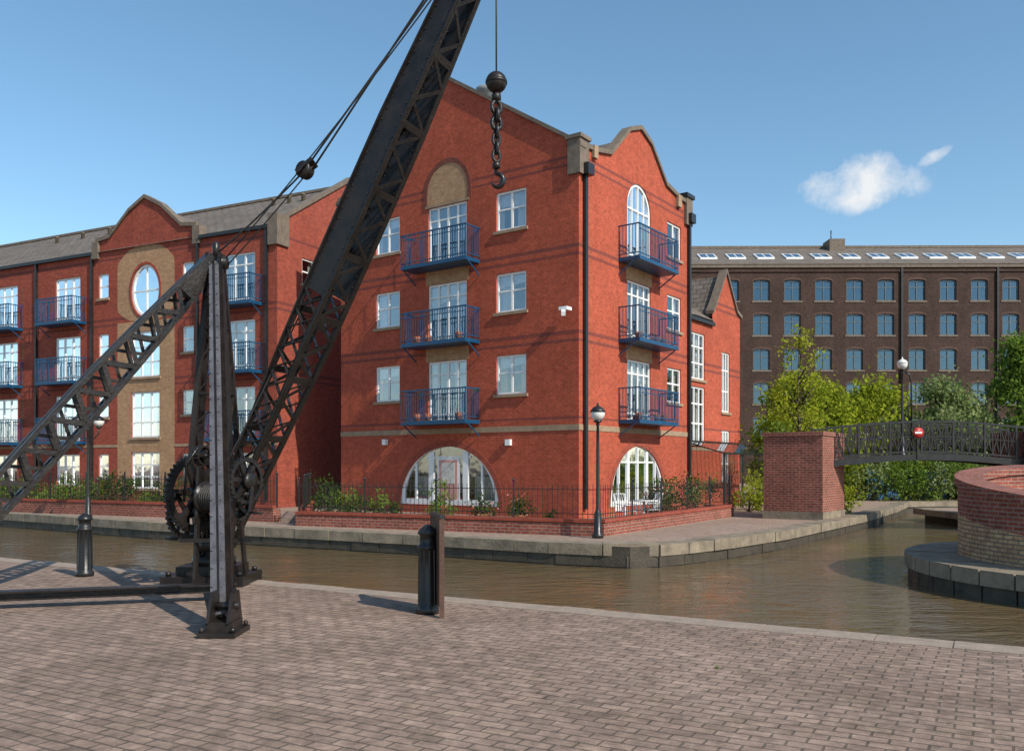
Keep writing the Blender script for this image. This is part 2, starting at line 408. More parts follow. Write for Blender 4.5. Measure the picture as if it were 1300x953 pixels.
k=MB(); stones(k,[ne(60),ne(-25)][::-1],.33,.04,-.22,.006,'stonek',.62,.006)
k.build('quay_kerb')
farE=[(-60,52),(-17.9,30.3),(-10.2,24.9),(-5.6,22.4),(-2.4,20.6),(.84,18.5),(2.43,17.8),(3.1,17.95),(3.8,18.5),(5.0,19.7),(7.03,22.1),(11.65,28.8),(15.5,35),(18,39.5),(19.2,40.1),(40,41.5),(400,60)]
g=MB(); g.prism([(-400,250)]+farE+[(400,900),(-400,900)],-2,0,'pavefar','stonew'); g.build('far_bank_pavement')
k=MB(); stones(k,farE[:-1],.5,.06,-.2,.03,'stone',1.0,.02); stones(k,farE[1:-3],.1,.02,-.42,-.205,'stonew',.8,0)
k.build('far_quay_coping')
g=MB(); g.prism([(11,10.9),(34,-1),(400,-190),(400,45),(40,35),(16.2,34),(15.9,20),(13,17)],-2,0,'pavefar','stonew'); g.build('right_bank_pavement')
k=MB(); stones(k,[(40,35),(16.2,34),(15.9,20),(13.5,18.6)][::-1],.5,-.0,-.2,.02,'stone'); k.build('right_quay_coping')
w=MB(); w.face([(-500,-500,-.45),(500,-500,-.45),(500,500,-.45),(-500,500,-.45)],'water'); w.build('canal_water')
w=MB(); w.face([(-2500,-2500,-1.9),(2500,-2500,-1.9),(2500,2500,-1.9),(-2500,2500,-1.9)],'soil'); w.build('ground')

# ------------------------------------------------------------------ main gabled apartment building
C=(2.1,27.2); u=(-.81,.5864); v=(.5864,.81)
F1=frame(C,u,(-v[0],-v[1])); F2=frame(C,v,(-u[0],-u[1]))
def P1(s,t,z): return Vector((C[0]+u[0]*s+v[0]*t,C[1]+u[1]*s+v[1]*t,z))
B=empty('brick_apartment_building')
mb=MB()
FL=[8.69,5.96,3.23]; sc=5.4
holes=[]
for fz in FL:
    holes.append(rect(2.02,3.25,fz+.82,fz+2.12)); holes.append(rect(7.66,8.88,fz+.82,fz+2.12)); holes.append(rect(sc-.88,sc+.88,fz,fz+2.12))
A1o=arch(sc,.3,2.25,.3,2.05,26); holes.append(A1o)
g1=[(0,0),(10.75,0),(10.75,11.75),(5.4,15.2),(0,11.75)]
wall(mb,F1,g1,holes,'brick1')
right=[(0,0),(8.23,0),(8.23,11.8),(7.2,11.85),(6.15,12.05),(4.9,13.2),(4.1,13.5),(3.3,13.2),(2.0,12.0),(1.0,11.8),(0,11.75)]
tc=4.05; h2=[]
for i,fz in enumerate(FL):
    h2.append(rect(6.28,7.48,fz+.82,fz+2.12))
    if i>0: h2.append(rect(tc-.88,tc+.88,fz,fz+2.12))
h2.append(arch(tc,FL[0],.88,10.65,.9,16))
A2o=arch(tc,.3,2.05,.3,2.05,26); h2.append(A2o)
wall(mb,F2,right,h2,'brick1')
mb.face([P1(10.75,0,0),P1(10.75,8.23,0),P1(10.75,8.23,11.75),P1(10.75,0,11.75)],'brick1')
mb.face([P1(0,8.23,0),P1(10.75,8.23,0),P1(10.75,8.23,11.75),P1(5.4,8.23,15.2),P1(0,8.23,11.75)],'brick1')
mb.build('walls',B)
mb=MB()
ty=arch(sc,10.9,.92,11.3,.98,18)
mb.add([F1(a,b,.003) for a,b in ty],[tuple(range(len(ty)))],'buff')
ring(mb,F1,arch(sc,10.9,1.08,11.3,1.14,18),ty,0,.02,brick('arch_brick',(.20,.045,.03),(.15,.035,.025),(.2,.1,.07)))
for fz in FL[1:]:
    mb.fbox(F1,sc-.98,sc+.98,fz+2.125,fz+2.6,-.05,.006,'buff'); mb.fbox(F2,tc-.98,tc+.98,fz+2.125,fz+2.6,-.05,.006,'buff')
mb.fbox(F1,sc-1.0,sc+1.0,10.815,10.9,-.05,.03,'trim')
mb.fbox(F1,-.02,10.75,2.8,2.98,-.05,.025,'trim'); mb.fbox(F2,.03,8.23,2.8,2.98,-.05,.026,'trim')
for F,c_,hw in ((F1,sc,2.25),(F2,tc,2.05)):
    ring(mb,F,arch(c_,.3,hw+.2,.3,2.25,26),arch(c_,.3,hw+.003,.3,2.053,26),0,.012,'brick2')
coping(mb,F1,[(10.95,11.72),(5.4,15.2),(-.12,11.68)],'cop')
coping(mb,F2,[(.35,11.75),(1.0,11.8),(2.0,12.0),(3.3,13.2),(4.1,13.5),(4.9,13.2),(6.15,12.05),(7.2,11.85),(8.0,11.8)],'cop',h=.15)
mb.fbox(F1,-.1,.36,10.85,11.95,-.45,.10,'cop'); mb.fbox(F1,-.16,.42,11.95,12.07,-.51,.15,'cop')
mb.fbox(F1,10.4,10.85,11.0,12.0,-.5,.1,'cop')
mb.fbox(F2,7.75,8.3,11.0,12.05,-.4,.12,'cop'); mb.fbox(F2,7.68,8.38,12.05,12.2,-.46,.18,'black')
mb.fbox(F2,.75,1.0,11.55,11.95,-.1,.13,'trim'); mb.fbox(F2,7.0,7.3,11.5,11.95,-.1,.13,'trim')
mb.build('stone_trim',B)
mb=MB()
for fz in FL:
    for a,b in ((2.02,3.25),(7.66,8.88)): window(mb,F1,a,b,fz+.82,fz+2.12,2,.55,curt='curtw' if fz<4 else 'curt')
    window(mb,F1,sc-.88,sc+.88,fz,fz+2.12,4,[.12,.78],sill=False,curt='curt')
    window(mb,F2,6.28,7.48,fz+.82,fz+2.12,2,.55)
for fz in FL[1:]: window(mb,F2,tc-.88,tc+.88,fz,fz+2.12,4,[.12,.78],sill=False,curt='curt')
def archwin(F,c_,z0,hw,spring,rise,vs_,hz,f_=.16):
    o=arch(c_,z0,hw,spring,rise,26); i_=arch(c_,z0+f_,hw-f_,max(spring,z0+f_+.0),rise-f_,26)
    if len(o)!=len(i_): i_=arch(c_,z0+f_,hw-f_,z0+f_,rise-f_*1.9,26)
    ring(mb,F,o,i_,-.11,-.04,'white')
    mb.add([F(a,b,-.09) for a,b in o],[tuple(range(len(o)))],'glass')
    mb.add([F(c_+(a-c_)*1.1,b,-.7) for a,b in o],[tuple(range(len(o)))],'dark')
    for dx,wd in vs_:
        zt=spring+rise*math.sqrt(max(0,1-(dx/hw)**2))-.05; mb.fbox(F,c_+dx-wd/2,c_+dx+wd/2,z0,zt,-.11,-.045,'white')
    for z,x0,x1 in hz: mb.fbox(F,c_+x0,c_+x1,z-.03,z+.03,-.11,-.05,'white')
archwin(F1,sc,.3,2.25,.3,2.05,[(-.78,.24),(.78,.24),(-1.5,.07),(1.5,.07)],[(1.98,-1.0,1.0)],.2)
# front door
mb.fbox(F1,sc-.5,sc+.5,.3,1.94,-.1,-.06,'white'); mb.fbox(F1,sc-.42,sc+.42,.34,1.88,-.09,-.05,'pink'); mb.fbox(F1,sc-.3,sc+.3,1.05,1.78,-.06,-.043,'curt')
for q in (-.15,.15): mb.fbox(F1,sc+q-.11,sc+q+.11,.45,.9,-.06,-.04,'pink')
archwin(F2,tc,.3,2.05,.3,2.05,[(-.7,.16),(.7,.16),(0,.08),(-1.35,.06),(1.35,.06)],[(1.8,-1.2,1.2)],.18)
for F,c_ in ((F1,sc),(F2,tc)):
    for q0,q1 in ((-1.9,-1.0),(1.0,1.8)):
        mb.face([F(c_+q0,.4,-.3),F(c_+q1,.4,-.3),F(c_+q1,1.3,-.3),F(c_+q0,1.3,-.3)],'curt')
archwin(F2,tc,FL[0],.88,10.65,.9,[(0,.06),(-.44,.05),(.44,.05)],[(10.6,-.8,.8),(9.0,-.8,.8)],.1)
mb.face([F2(tc-.8,8.7,-.3),F2(tc+.8,8.7,-.3),F2(tc+.8,10.2,-.3),F2(tc-.8,10.2,-.3)],'curt')
mb.build('windows',B)
mb=MB()
for fz in FL:
    balcony(mb,F1,sc,fz,2.9); balcony(mb,F2,tc,fz,3.0)
for F,c_ in ((F1,sc),(F2,tc)):
    for fz in FL[1:]:
        for dx in (-.9,.5,1.0):
            mb.lathe(F(c_+dx,fz,.45),[(.1,0),(.14,.25),(.12,.26)],'terracotta',10)
mb.build('balconies',B)
mb=MB()
mb.fbox(F2,.22,.36,.3,11.0,.02,.13,'black'); mb.fbox(F2,.12,.5,10.85,11.2,.02,.28,'black')
mb.fbox(F2,8.02,8.16,.3,11.3,.02,.13,'black'); mb.fbox(F2,7.9,8.3,11.1,11.45,.02,.26,'black')
mb.fbox(F1,.2,.5,6.55,6.65,.1,.4,'white'); mb.beam(F1(.35,6.5,.35),F1(.1,6.35,.75),.13,.13,'white')
mb.fbox(F1,8.25,8.42,2.45,2.65,.0,.15,'white'); mb.fbox(F1,2.6,2.8,2.35,2.55,.0,.12,'white')
mb.build('downpipes_and_fittings',B)
mb=MB()
e0=11.55; rd=15.0; sl=(rd-e0)/5.375
def slab(a,b,c,d,mat='slate'):
    mb.face([a,b,c,d],mat)
slab(P1(.05,.2,e0),P1(.05,8.1,e0),P1(5.375,8.1,rd),P1(5.375,.2,rd)); slab(P1(10.8,.2,e0),P1(10.8,8.1,e0),P1(5.375,8.1,rd),P1(5.375,.2,rd))
sm=(13.3-e0)/sl; s0_=(11.8-e0)/sl
for tt in (2.0,6.2): slab(P1(.1,4.1,13.3),P1(sm,4.1,13.3),P1(s0_,tt,11.82),P1(.1,tt,11.82))
mb.beam(P1(5.375,.3,rd+.03),P1(5.375,8.1,rd+.03),.25,.12,'cop')
mb.lathe(P1(4.5,1.2,14.3),[(.35,0),(.35,.55),(.45,.6),(.45,.75),(.1,.85)],simple('zinc_vent',(.3,.33,.33),(.22,.24,.24),.5,3),14)
mb.build('roof',B)

# lower wing behind
W=empty('brick_annexe_building'); mb=MB()
F3=frame((C[0]+v[0]*8.23+u[0]*.35,C[1]+v[1]*8.23+u[1]*.35),v,(-u[0],-u[1]))
hs=[rect(.9,2.3,5.2,7.1),rect(.9,2.3,2.6,4.9),rect(4.1,5.0,4.0,6.6),rect(4.1,5.0,1.0,3.2)]
wall(mb,F3,[(0.02,0),(6.2,0),(6.2,8.3),(5.75,8.5),(4.55,10.1),(3.4,8.5),(3.1,8.1),(3.1,7.7),(.02,7.7)],hs,'brick1')
mb.face([F3(6.2,0,0),F3(6.2,0,-7),F3(6.2,8.3,-7),F3(6.2,8.3,0)],'brick1')
mb.build('walls',W); mb=MB()
for h in hs: window(mb,F3,h[0][0],h[1][0],h[0][1],h[2][1],3,[.35,.7],curt='curt')
mb.build('windows',W); mb=MB()
mb.face([F3(0,7.75,.15),F3(3.2,7.75,.15),F3(3.2,9.9,-3.2),F3(0,9.9,-3.2)],'slate')
mb.face([F3(4.55,9.95,-.05),F3(4.55,9.95,-5),F3(6.2,8.2,-5),F3(6.2,8.2,-.05)],'slate'); mb.face([F3(4.55,9.95,-.05),F3(4.55,9.95,-5),F3(3.1,8.0,-5),F3(3.1,8.0,-.05)],'slate')
coping(mb,F3,[(3.05,8.1),(3.4,8.5),(4.55,10.1),(5.75,8.5),(6.3,8.3)],'cop'); mb.fbox(F3,0,3.1,7.55,7.7,.0,.14,'black')
mb.fbox(F3,.05,6.2,2.3,2.44,-.02,.02,'trim')
mb.build('roof',W); mb=MB()
for i in range(15):
    s=.2+i*.4; mb.beam(F3(s,2.65,.05),F3(s,2.15,1.75),.03,.05,'black'); 
mb.beam(F3(.1,2.15,1.75),F3(5.9,2.15,1.75),.06,.08,'black'); mb.beam(F3(.1,2.67,.06),F3(5.9,2.67,.06),.05,.06,'black')
mb.face([F3(.2,2.67,.05),F3(5.8,2.67,.05),F3(5.8,2.17,1.75),F3(.2,2.17,1.75)],'glass')
for s in (.2,2.1,4.0,5.8):
    mb.beam(F3(s,0,1.7),F3(s,2.15,1.7),.07,.07,'black')
for i in range(9): mb.beam(F3(.2+i*.23,.3,1.68),F3(.2+i*.23,2.1,1.68),.015,.015,'wood')
for z in (.8,1.3,1.8): mb.beam(F3(.2,z,1.68),F3(2.1,z,1.68),.015,.015,'wood')
mb.build('veranda_canopy',W)

# ------------------------------------------------------------------ terrace on left
O2=(-9.36,34.54); u2=(-.897,.442); v2=(.442,.897)
G1=frame(O2,u2,(-v2[0],-v2[1])); G2=frame(O2,v2,(-u2[0],-u2[1]))
def P2(s,t,z): return Vector((O2[0]+u2[0]*s+v2[0]*t,O2[1]+u2[1]*s+v2[1]*t,z))
T=empty('brick_terrace_building'); mb=MB()
FB=[8.25,5.52,2.8]; cols=[2.0,12.45,16.9,21.2]; smalls=[4.85,10.05]
hs=[]
for c_ in cols:
    for fz in FB: hs.append(rect(c_-.85,c_+.85,fz,fz+2.1))
    hs.append(rect(c_-.8,c_+.8,.8,2.2))
zs=[(9.2,10.3),(6.5,7.6),(3.85,4.9),(1.15,2.2)]
for c_ in smalls:
    for a,b in zs: hs.append(rect(c_-.32,c_+.32,a,b))
gc=7.4
cw=[(gc-.87,gc+.87,5.56,7.55),(gc-.87,gc+.87,2.92,4.91),(gc-.87,gc+.87,.69,2.27)]
for q in cw: hs.append(rect(*q))
ov=[(gc+.87*math.cos(t),9.33+1.14*math.sin(t)) for t in [2*math.pi*i/28 for i in range(28)]]
hs.append(ov)
gp=[(0,0),(27,0),(27,11.3),(10.35,11.3),(10.35,11.75),(9.6,11.85),(8.4,12.85),(7.4,13.35),(6.4,12.85),(5.2,11.85),(4.45,11.75),(4.45,11.3),(0,11.3)]
wall(mb,G1,gp,hs,'brick2')
eg=[(0,0),(9.8,0),(9.8,11.35),(4.9,14.5),(0,11.35)]
wall(mb,G2,eg,[rect(1.5,2.3,9.2,10.3)],'brick2')
mb.face([P2(27,0,0),P2(27,9.8,0),P2(27,9.8,11.3),P2(27,4.9,14.3),P2(27,0,11.3)],'brick2')
mb.face([P2(0,9.8,0),P2(27,9.8,0),P2(27,9.8,11.3),P2(0,9.8,11.3)],'brick2')
mb.build('walls',T); mb=MB()
for a,b in ((gc-1.75,gc-.88),(gc+.88,gc+1.75)):
    mb.fbox(G1,a,b,.4,8.0,-.05,.004,'buff')
for (a,b,z0,z1),z2 in zip(cw,(8.0,5.45,2.8)): mb.fbox(G1,gc-.879,gc+.879,z1+.005,z2,-.05,.003,'buff')
so=[(gc+1.75*max(-1,min(1,1.25*math.cos(t))),9.4+(1.9 if math.sin(t)>0 else 1.4)*max(-1,min(1,1.05*math.sin(t)))) for t in [2*math.pi*i/28 for i in range(28)]]
ring(mb,G1,so,ov,0,.004,'buff')
ring(mb,G1,[(gc+(a-gc)*1.13,9.33+(b-9.33)*1.1) for a,b in ov],ov,0,.03,'brick2')
coping(mb,G1,[(10.5,11.75),(9.6,11.85),(8.4,12.85),(7.4,13.35),(6.4,12.85),(5.2,11.85),(4.3,11.75)],'cop',h=.16)
for s in (4.1,10.3): mb.fbox(G1,s,s+.4,11.0,11.75,-.3,.12,'cop')
coping(mb,G2,[(-.1,11.3),(4.9,14.5),(9.9,11.3)],'cop',h=.16)
mb.fbox(G1,-.1,.4,10.5,11.75,-.6,.12,'cop')
mb.fbox(G1,.4,4.1,11.18,11.32,.0,.16,'black'); mb.fbox(G1,10.7,27,11.18,11.32,.0,.16,'black')
for s in (.5,4.25,10.75,14.6,19): mb.fbox(G1,s-.05,s+.05,.3,11.2,.02,.12,'black')
mb.fbox(G1,0,gc-1.76,2.5,2.62,-.02,.02,'trim'); mb.fbox(G1,gc+1.76,27,2.5,2.62,-.02,.02,'trim')
mb.build('stone_trim_and_gutters',T); mb=MB()
for c_ in cols:
    for fz in FB: window(mb,G1,c_-.85,c_+.85,fz,fz+2.1,3,[.12,.78],sill=False,curt='curt')
    window(mb,G1,c_-.8,c_+.8,.8,2.2,3,.6)
for c_ in smalls:
    for a,b in zs: window(mb,G1,c_-.32,c_+.32,a,b,1,.5,fw=.06,curt='curt')
for q in cw: window(mb,G1,*q,3,[.33,.66],curt='curt')
window(mb,G2,1.5,2.3,9.2,10.3,1,.5,curt='curt')
inn=[(gc+(a-gc)*.88,9.33+(b-9.33)*.9) for a,b in ov]
ring(mb,G1,ov,inn,-.11,-.04,'white'); mb.add([G1(a,b,-.09) for a,b in ov],[tuple(range(28))],'glass'); mb.add([G1(a,b,-.6) for a,b in ov],[tuple(range(28))],'dark')
mb.fbox(G1,gc-.03,gc+.03,8.25,10.4,-.1,-.05,'white'); mb.fbox(G1,gc-.8,gc+.8,9.3,9.36,-.1,-.055,'white')
mb.build('windows',T); mb=MB()
for c_ in cols:
    for fz in FB: balcony(mb,G1,c_,fz,2.5,.75)
mb.build('balconies',T); mb=MB()
e0=11.28; rd=14.25
slab(P2(.1,-.1,e0),P2(27,-.1,e0),P2(27,4.9,rd),P2(.1,4.9,rd)); slab(P2(.1,9.9,e0),P2(27,9.9,e0),P2(27,4.9,rd),P2(.1,4.9,rd))
sl2=(rd-e0)/5.0; tm=(13.1-e0)/sl2-.1; t0_=(11.7-e0)/sl2-.1
for ss in (4.6,10.2): slab(P2(gc,.1,13.1),P2(gc,tm,13.1),P2(ss,t0_,11.7),P2(ss,.1,11.7))
mb.beam(P2(.1,4.9,rd+.03),P2(27,4.9,rd+.03),.25,.12,'cop')
for s in (1.6,2.4,3.3,12,14,16,18):
    z=e0+sl2*3.6; mb.lathe(P2(s,3.5,z),[(.09,-.1),(.09,.25),(.13,.27),(.05,.33)],'cop',8)
mb.build('roof',T)

# ------------------------------------------------------------------ mill
K=empty('victorian_cotton_mill'); mb=MB()
H1=frame((-12,85),(1,-.012),(-.012,-1))
hs=[]
x0=24.35+12
colsx=[x0+3.02*i for i in range(-10,20)]; rows=[17.8,14.45,11.05,7.75,4.4]
for z in rows:
    for x in colsx:
        if x<3: continue
        hs.append(arch(x,z,.80,z+1.95,.10,4))
wall(mb,H1,[(0,0),(98,0),(98,21.2),(0,21.2)],hs,'mill',.28)
mb.fbox(H1,0,98,20.6,20.85,0,.12,'mill'); mb.fbox(H1,0,98,21.0,21.4,-.5,.25,'cop')
mb.face([H1(0,0,0),H1(0,0,-14),H1(0,21,-14),H1(0,21,0)],'mill'); mb.face([H1(98,0,0),H1(98,0,-14),H1(98,21,-14),H1(98,21,0)],'mill')
lint=brick('mill_lintel',(.12,.065,.048),(.085,.048,.038),(.08,.06,.045))
for h in hs:
    x=h[0][0]+.80; z=h[0][1]
    mb.fbox(H1,x-.95,x+.95,z-.17,z-.003,-.2,.06,'cop')
    o=arch(x,z+1.9,.98,z+1.95,.34,4); i_=arch(x,z+1.9,.805,z+1.95,.105,4); ring(mb,H1,o,i_,0,.015,lint)
mb.build('walls',K); mb=MB()
fm=simple('mill_frames',(.08,.115,.13),(.055,.085,.10),.6)
cm=simple('mill_blind',(.22,.25,.26),(.16,.18,.19),.8)
for h in hs:
    x=h[0][0]+.80; z=h[0][1]
    mb.face([H1(x-.8,z,-.2),H1(x+.8,z,-.2),H1(x+.8,z+2.05,-.2),H1(x-.8,z+2.05,-.2)],'glassmill')
    mb.fbox(H1,x-.05,x+.05,z,z+2,-.2,-.12,fm); mb.fbox(H1,x-.78,x+.78,z+1.25,z+1.34,-.2,-.13,fm); mb.fbox(H1,x-.78,x-.7,z,z+1.9,-.2,-.12,fm); mb.fbox(H1,x+.7,x+.78,z,z+1.9,-.2,-.12,fm); mb.fbox(H1,x-.7,x+.7,z,z+.08,-.2,-.12,fm); mb.fbox(H1,x-.7,x+.7,z+1.86,z+1.95,-.2,-.12,fm)
    r_=random.random()
    if r_<.3: mb.face([H1(x-.75,z+random.uniform(.6,1.6),-.3),H1(x+.75,z+random.uniform(.8,1.5),-.3),H1(x+.75,z+2,-.3),H1(x-.75,z+2,-.3)],cm)
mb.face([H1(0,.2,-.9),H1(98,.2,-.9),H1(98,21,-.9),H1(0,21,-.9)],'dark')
mb.build('windows',K); mb=MB()
mb.face([H1(-.2,21.3,.3),H1(98.2,21.3,.3),H1(98.2,24.7,-7),H1(-.2,24.7,-7)],'slate'); mb.face([H1(-.2,21.3,-14.3),H1(98.2,21.3,-14.3),H1(98.2,24.7,-7),H1(-.2,24.7,-7)],'slate')
mb.beam(H1(0,24.75,-7),H1(98,24.75,-7),.5,.25,'cop')
k_=3.4/7.3
for i in range(28):
    x=8+2.85*i*1.0
    def q(xx,dd,up=.0): return H1(xx,21.3+k_*(dd+.3)+up,-dd)
    mb.box8([q(x,1.9,.0),q(x+1.7,1.9,.0),q(x+1.7,3.6,.0),q(x,3.6,.0),q(x,1.9,.16),q(x+1.7,1.9,.16),q(x+1.7,3.6,.16),q(x,3.6,.16)],'white')
    mb.face([q(x+.12,2.05,.17),q(x+.8,2.05,.17),q(x+.8,3.45,.17),q(x+.12,3.45,.17)],'skyl'); mb.face([q(x+.9,2.05,.17),q(x+1.58,2.05,.17),q(x+1.58,3.45,.17),q(x+.9,3.45,.17)],'skyl')
mb.box(33,34.6,90,92,24,25.3,'cop'); mb.tube([(33.5,91,25),(33.5,91,26.4)],.06,'black'); 
mb.build('roof',K); mb=MB()
for x in (x0+3.02*4.5,x0+3.02*7.5+.2): mb.fbox(H1,x-.1,x+.1,0,21,.02,.2,'black')
mb.build('downpipes',K)

# ------------------------------------------------------------------ garden walls and railings
def lowwall(name,pts,h,t,zr,mat='brickp',rail=True):
    e=empty(name); mb=MB()
    for (x,y),(X,Y) in zip(pts[:-1],pts[1:]):
        mb.beam((x,y,h/2-.03),(X,Y,h/2-.03),t,h-.06,mat); mb.beam((x,y,h),(X,Y,h),t+.05,.08,'cop' if mat!='brickp' else 'brick2')
    mb.build('brick_base',e)
    if rail:
        m2=MB(); railing(m2,pts,h+.04,zr); m2.build('iron_railing',e)
lowwall('garden_wall_with_railing',[(-5.97,24.3),(2.04,20.5),(7.2,28.7)],.36,.3,1.22)
lowwall('terrace_garden_wall',[(-7.0,25.8),(-9.6,27.4),(-30,37.5)],.45,.3,1.35)
lowwall('garden_planter_wall',[(-5.9,24.6),(-7.2,31)],.4,.3,1.3)
mb=MB(); mb.prism([(-5.8,24.5),(1.9,20.9),(2.0,26.6),(-6.4,32.6)],0,.03,'pavefar','soil'); mb.build('garden_patio')
for x,y,w_,h,mt_ in ((-5.5,25.6,.9,1.5,'leafD'),(-5.0,26.4,.8,1.1,'leafG'),(-4.6,25.4,.7,.9,'leafD'),(-4.0,25.9,.6,1.0,'leafG'),(-3.4,24.6,.5,.7,'leafD'),(-2.0,24.3,.5,.8,'leafG'),(-5.9,27.6,.8,1.7,'leafD'),(1.0,22.3,.4,.5,'leafD')):
    shrub('garden_shrub',x,y,w_,h,mt_,380,.085)
for i in range(22):
    t=1.2+i*.9; x=-9.8-.897*t*1.0; y=28.6+.49*t+random.uniform(0,1)
    shrub('terrace_shrub',x,y,random.uniform(.8,1.6),random.uniform(.8,1.8),random.choice(['leafG','leafD','leafD','leafG']),520,.10,flower=15 if i%3==0 else 0)
for (x,y,h) in ((4.2,26,1.0),(5.0,27.3,1.2),(6.0,28.5,1.0),(6.8,29.8,1.3),(-.8,23.9,.6),(.2,23.5,.7),(-2.4,29.3,1.2),(4.6,25.6,1.5),(5.6,27.4,1.6)):
    m2=MB(); m2.lathe((x,y,0),[(.14,0),(.2,.3),(.22,.32),(.19,.34)],'terracotta',12)
    cs=[(x+random.gauss(0,.12),y+random.gauss(0,.12),.35+random.random()*h*.6,.35) for _ in range(8)]
    leaves(m2,cs,380,.08,random.choice(['leafG','leafD']),.4); leaves(m2,cs,40,.07,'flower',.45); m2.build('potted_plant',uv=False)
def chair(name,x,y,ang):
    m2=MB(); Rm=Matrix.Rotation(ang,3,'Z')
    def q(a,b,c): return Vector((x,y,0))+Rm@Vector((a,b,c))
    for a in (-.2,.2):
        m2.tube([q(a,-.2,0),q(a,-.2,.62),q(a,.15,.62)],.015,'white',6); m2.tube([q(a,.2,0),q(a,.2,.45),q(a,.27,.9)],.015,'white',6)
    m2.tube([q(-.2,.27,.9),q(.2,.27,.9)],.015,'white',6)
    for i in range(6): m2.beam(q(-.2,-.2+i*.08,.44),q(.2,-.2+i*.08,.44),.06,.015,'white')
    for i in range(5): m2.beam(q(-.16+i*.08,.2,.45),q(-.16+i*.08,.27,.88),.03,.012,'white')
    m2.build(name)
chair('garden_chair',3.1,23.6,.6); chair('garden_chair',3.9,24.4,-1.2)
m2=MB(); m2.lathe((3.6,23.7,0),[(.2,0),(.03,.05),(.03,.68),(.4,.7),(.4,.73)],'white',16); m2.build('garden_table')

# ------------------------------------------------------------------ footbridge and piers
def pier(name,K0,a,la,b,lb,h):
    mb=MB(); a=Vector((*a,0));b=Vector((*b,0));p=Vector((*K0,0))
    q=[p,p+a*la,p+a*la+b*lb,p+b*lb]
    mb.box8([x for x in q]+[x+Z*h for x in q],'brickp')
    c=(q[0]+q[2])/2; q2=[c+(x-c)*1.04 for x in q]; mb.box8([x+Z*(h+.0) for x in q2]+[x+Z*(h+.13) for x in q2],'brickp')
    q3=[c+(x-c)*1.02 for x in q]; mb.box8([x+Z*(.0) for x in q3]+[x+Z*(.25) for x in q3],'stone')
    return mb.build(name)
pier('brick_bridge_abutment',(9.5,26.5),u,1.85,v,2.4,2.6)
pier('brick_bridge_pier',(16.3,27.0),(1,0),2.0,(0,1),2.4,2.65)
E=empty('iron_footbridge'); mb=MB(); rl=MB()
xa,xb=10.0,16.5; n=26
def dz(x): t=(x-xa)/(xb-xa); return 1.78+.22*math.sin(math.pi*t)
for yy in (27.5,28.9):
    for i in range(n):
        X0=xa+(xb-xa)*i/n;X1=xa+(xb-xa)*(i+1)/n
        rl.beam((X0,yy,dz(X0)-.05),(X1,yy,dz(X1)-.05),.08,.2,'black')
        for dd,hh_ in ((1.08,.06),(.12,.05),(.6,.03)): rl.beam((X0,yy,dz(X0)+dd),(X1,yy,dz(X1)+dd),.05,hh_,'black')
        rl.beam((X0,yy,dz(X0)+.12),(X1,yy,dz(X1)+1.06),.02,.03,'black'); rl.beam((X0,yy+.02,dz(X0)+1.06),(X1,yy+.02,dz(X1)+.12),.02,.03,'black')
        rl.beam((X0,yy,dz(X0)+.12),(X0,yy,dz(X0)+1.06),.025,.025,'black')
        if i%4==0: rl.beam((X0,yy,dz(X0)),(X0,yy,dz(X0)+1.15),.06,.06,'black')
for i in range(n): 
    X0=xa+(xb-xa)*i/n;X1=xa+(xb-xa)*(i+1)/n; mb.beam((X0,28.2,dz(X0)),(X1,28.2,dz(X1)),1.38,.08,'wood',up=Z)
mb.build('deck',E); rl.build('lattice_railings',E)
m2=MB(); m2.lathe((12.85,27.42,2.72),[(.02,0),(.17,0),(.17,.03),(.02,.03)],'red',20,axis=(0,-1,0)); m2.fbox(lambda s,z,o:Vector((s,27.385-o,z)),12.74,12.96,2.69,2.75,0,.006,'white'); m2.beam((12.85,27.45,1.9),(12.85,27.45,2.9),.04,.04,'black'); m2.build('round_warning_sign')

# ------------------------------------------------------------------ round brick bastion
E=empty('round_brick_parapet'); cx,cy=11.6,14.9; Rr=3.5; n=72
def cyl(mb,r,za,zb,mat,t0=0,t1=2*math.pi,nn=n):
    for i in range(nn):
        a=t0+(t1-t0)*i/nn;b=t0+(t1-t0)*(i+1)/nn
        pa=(cx+r*math.cos(a),cy+r*math.sin(a));pb=(cx+r*math.cos(b),cy+r*math.sin(b))
        A=za(pa) if callable(za) else za;Bz=za(pb) if callable(za) else za
        Cz=zb(pb) if callable(zb) else zb;D=zb(pa) if callable(zb) else zb
        mb.face([(*pa,A),(*pb,Bz),(*pb,Cz),(*pa,D)],mat)
def ann(mb,r0,r1,zf,mat,nn=n):
    for i in range(nn):
        a=2*math.pi*i/nn;b=2*math.pi*(i+1)/nn
        q=[]
        for r,t in ((r0,a),(r1,a),(r1,b),(r0,b)):
            x,y=cx+r*math.cos(t),cy+r*math.sin(t); q.append((x,y,zf((x,y)) if callable(zf) else zf))
        mb.face(q,mat)
zt=lambda p:1.2+.11*(p[1]-13.94)
def fixuv(o,r0):
    ul=o.data.uv_layers[0]; me=o.data
    for p in me.polygons:
        c=p.center; base=math.atan2(c.y-cy,c.x-cx)
        for li in p.loop_indices:
            co_=me.vertices[me.loops[li].vertex_index].co; a=math.atan2(co_.y-cy,co_.x-cx)
            while a-base>math.pi:a-=2*math.pi
            while a-base<-math.pi:a+=2*math.pi
            if abs(p.normal.z)<.5: ul.data[li].uv=(a*r0,co_.z)
            else: ul.data[li].uv=(math.hypot(co_.y-cy,co_.x-cx),a*r0)
mb=MB(); 
zmid=lambda p:zt(p)-.66
cyl(mb,Rr,-.02,zmid,'buffl'); cyl(mb,Rr+.002,zmid,lambda p:zt(p)-.14,'brickp'); cyl(mb,Rr-.35,-.02,lambda p:zt(p)-.14,'brickp')
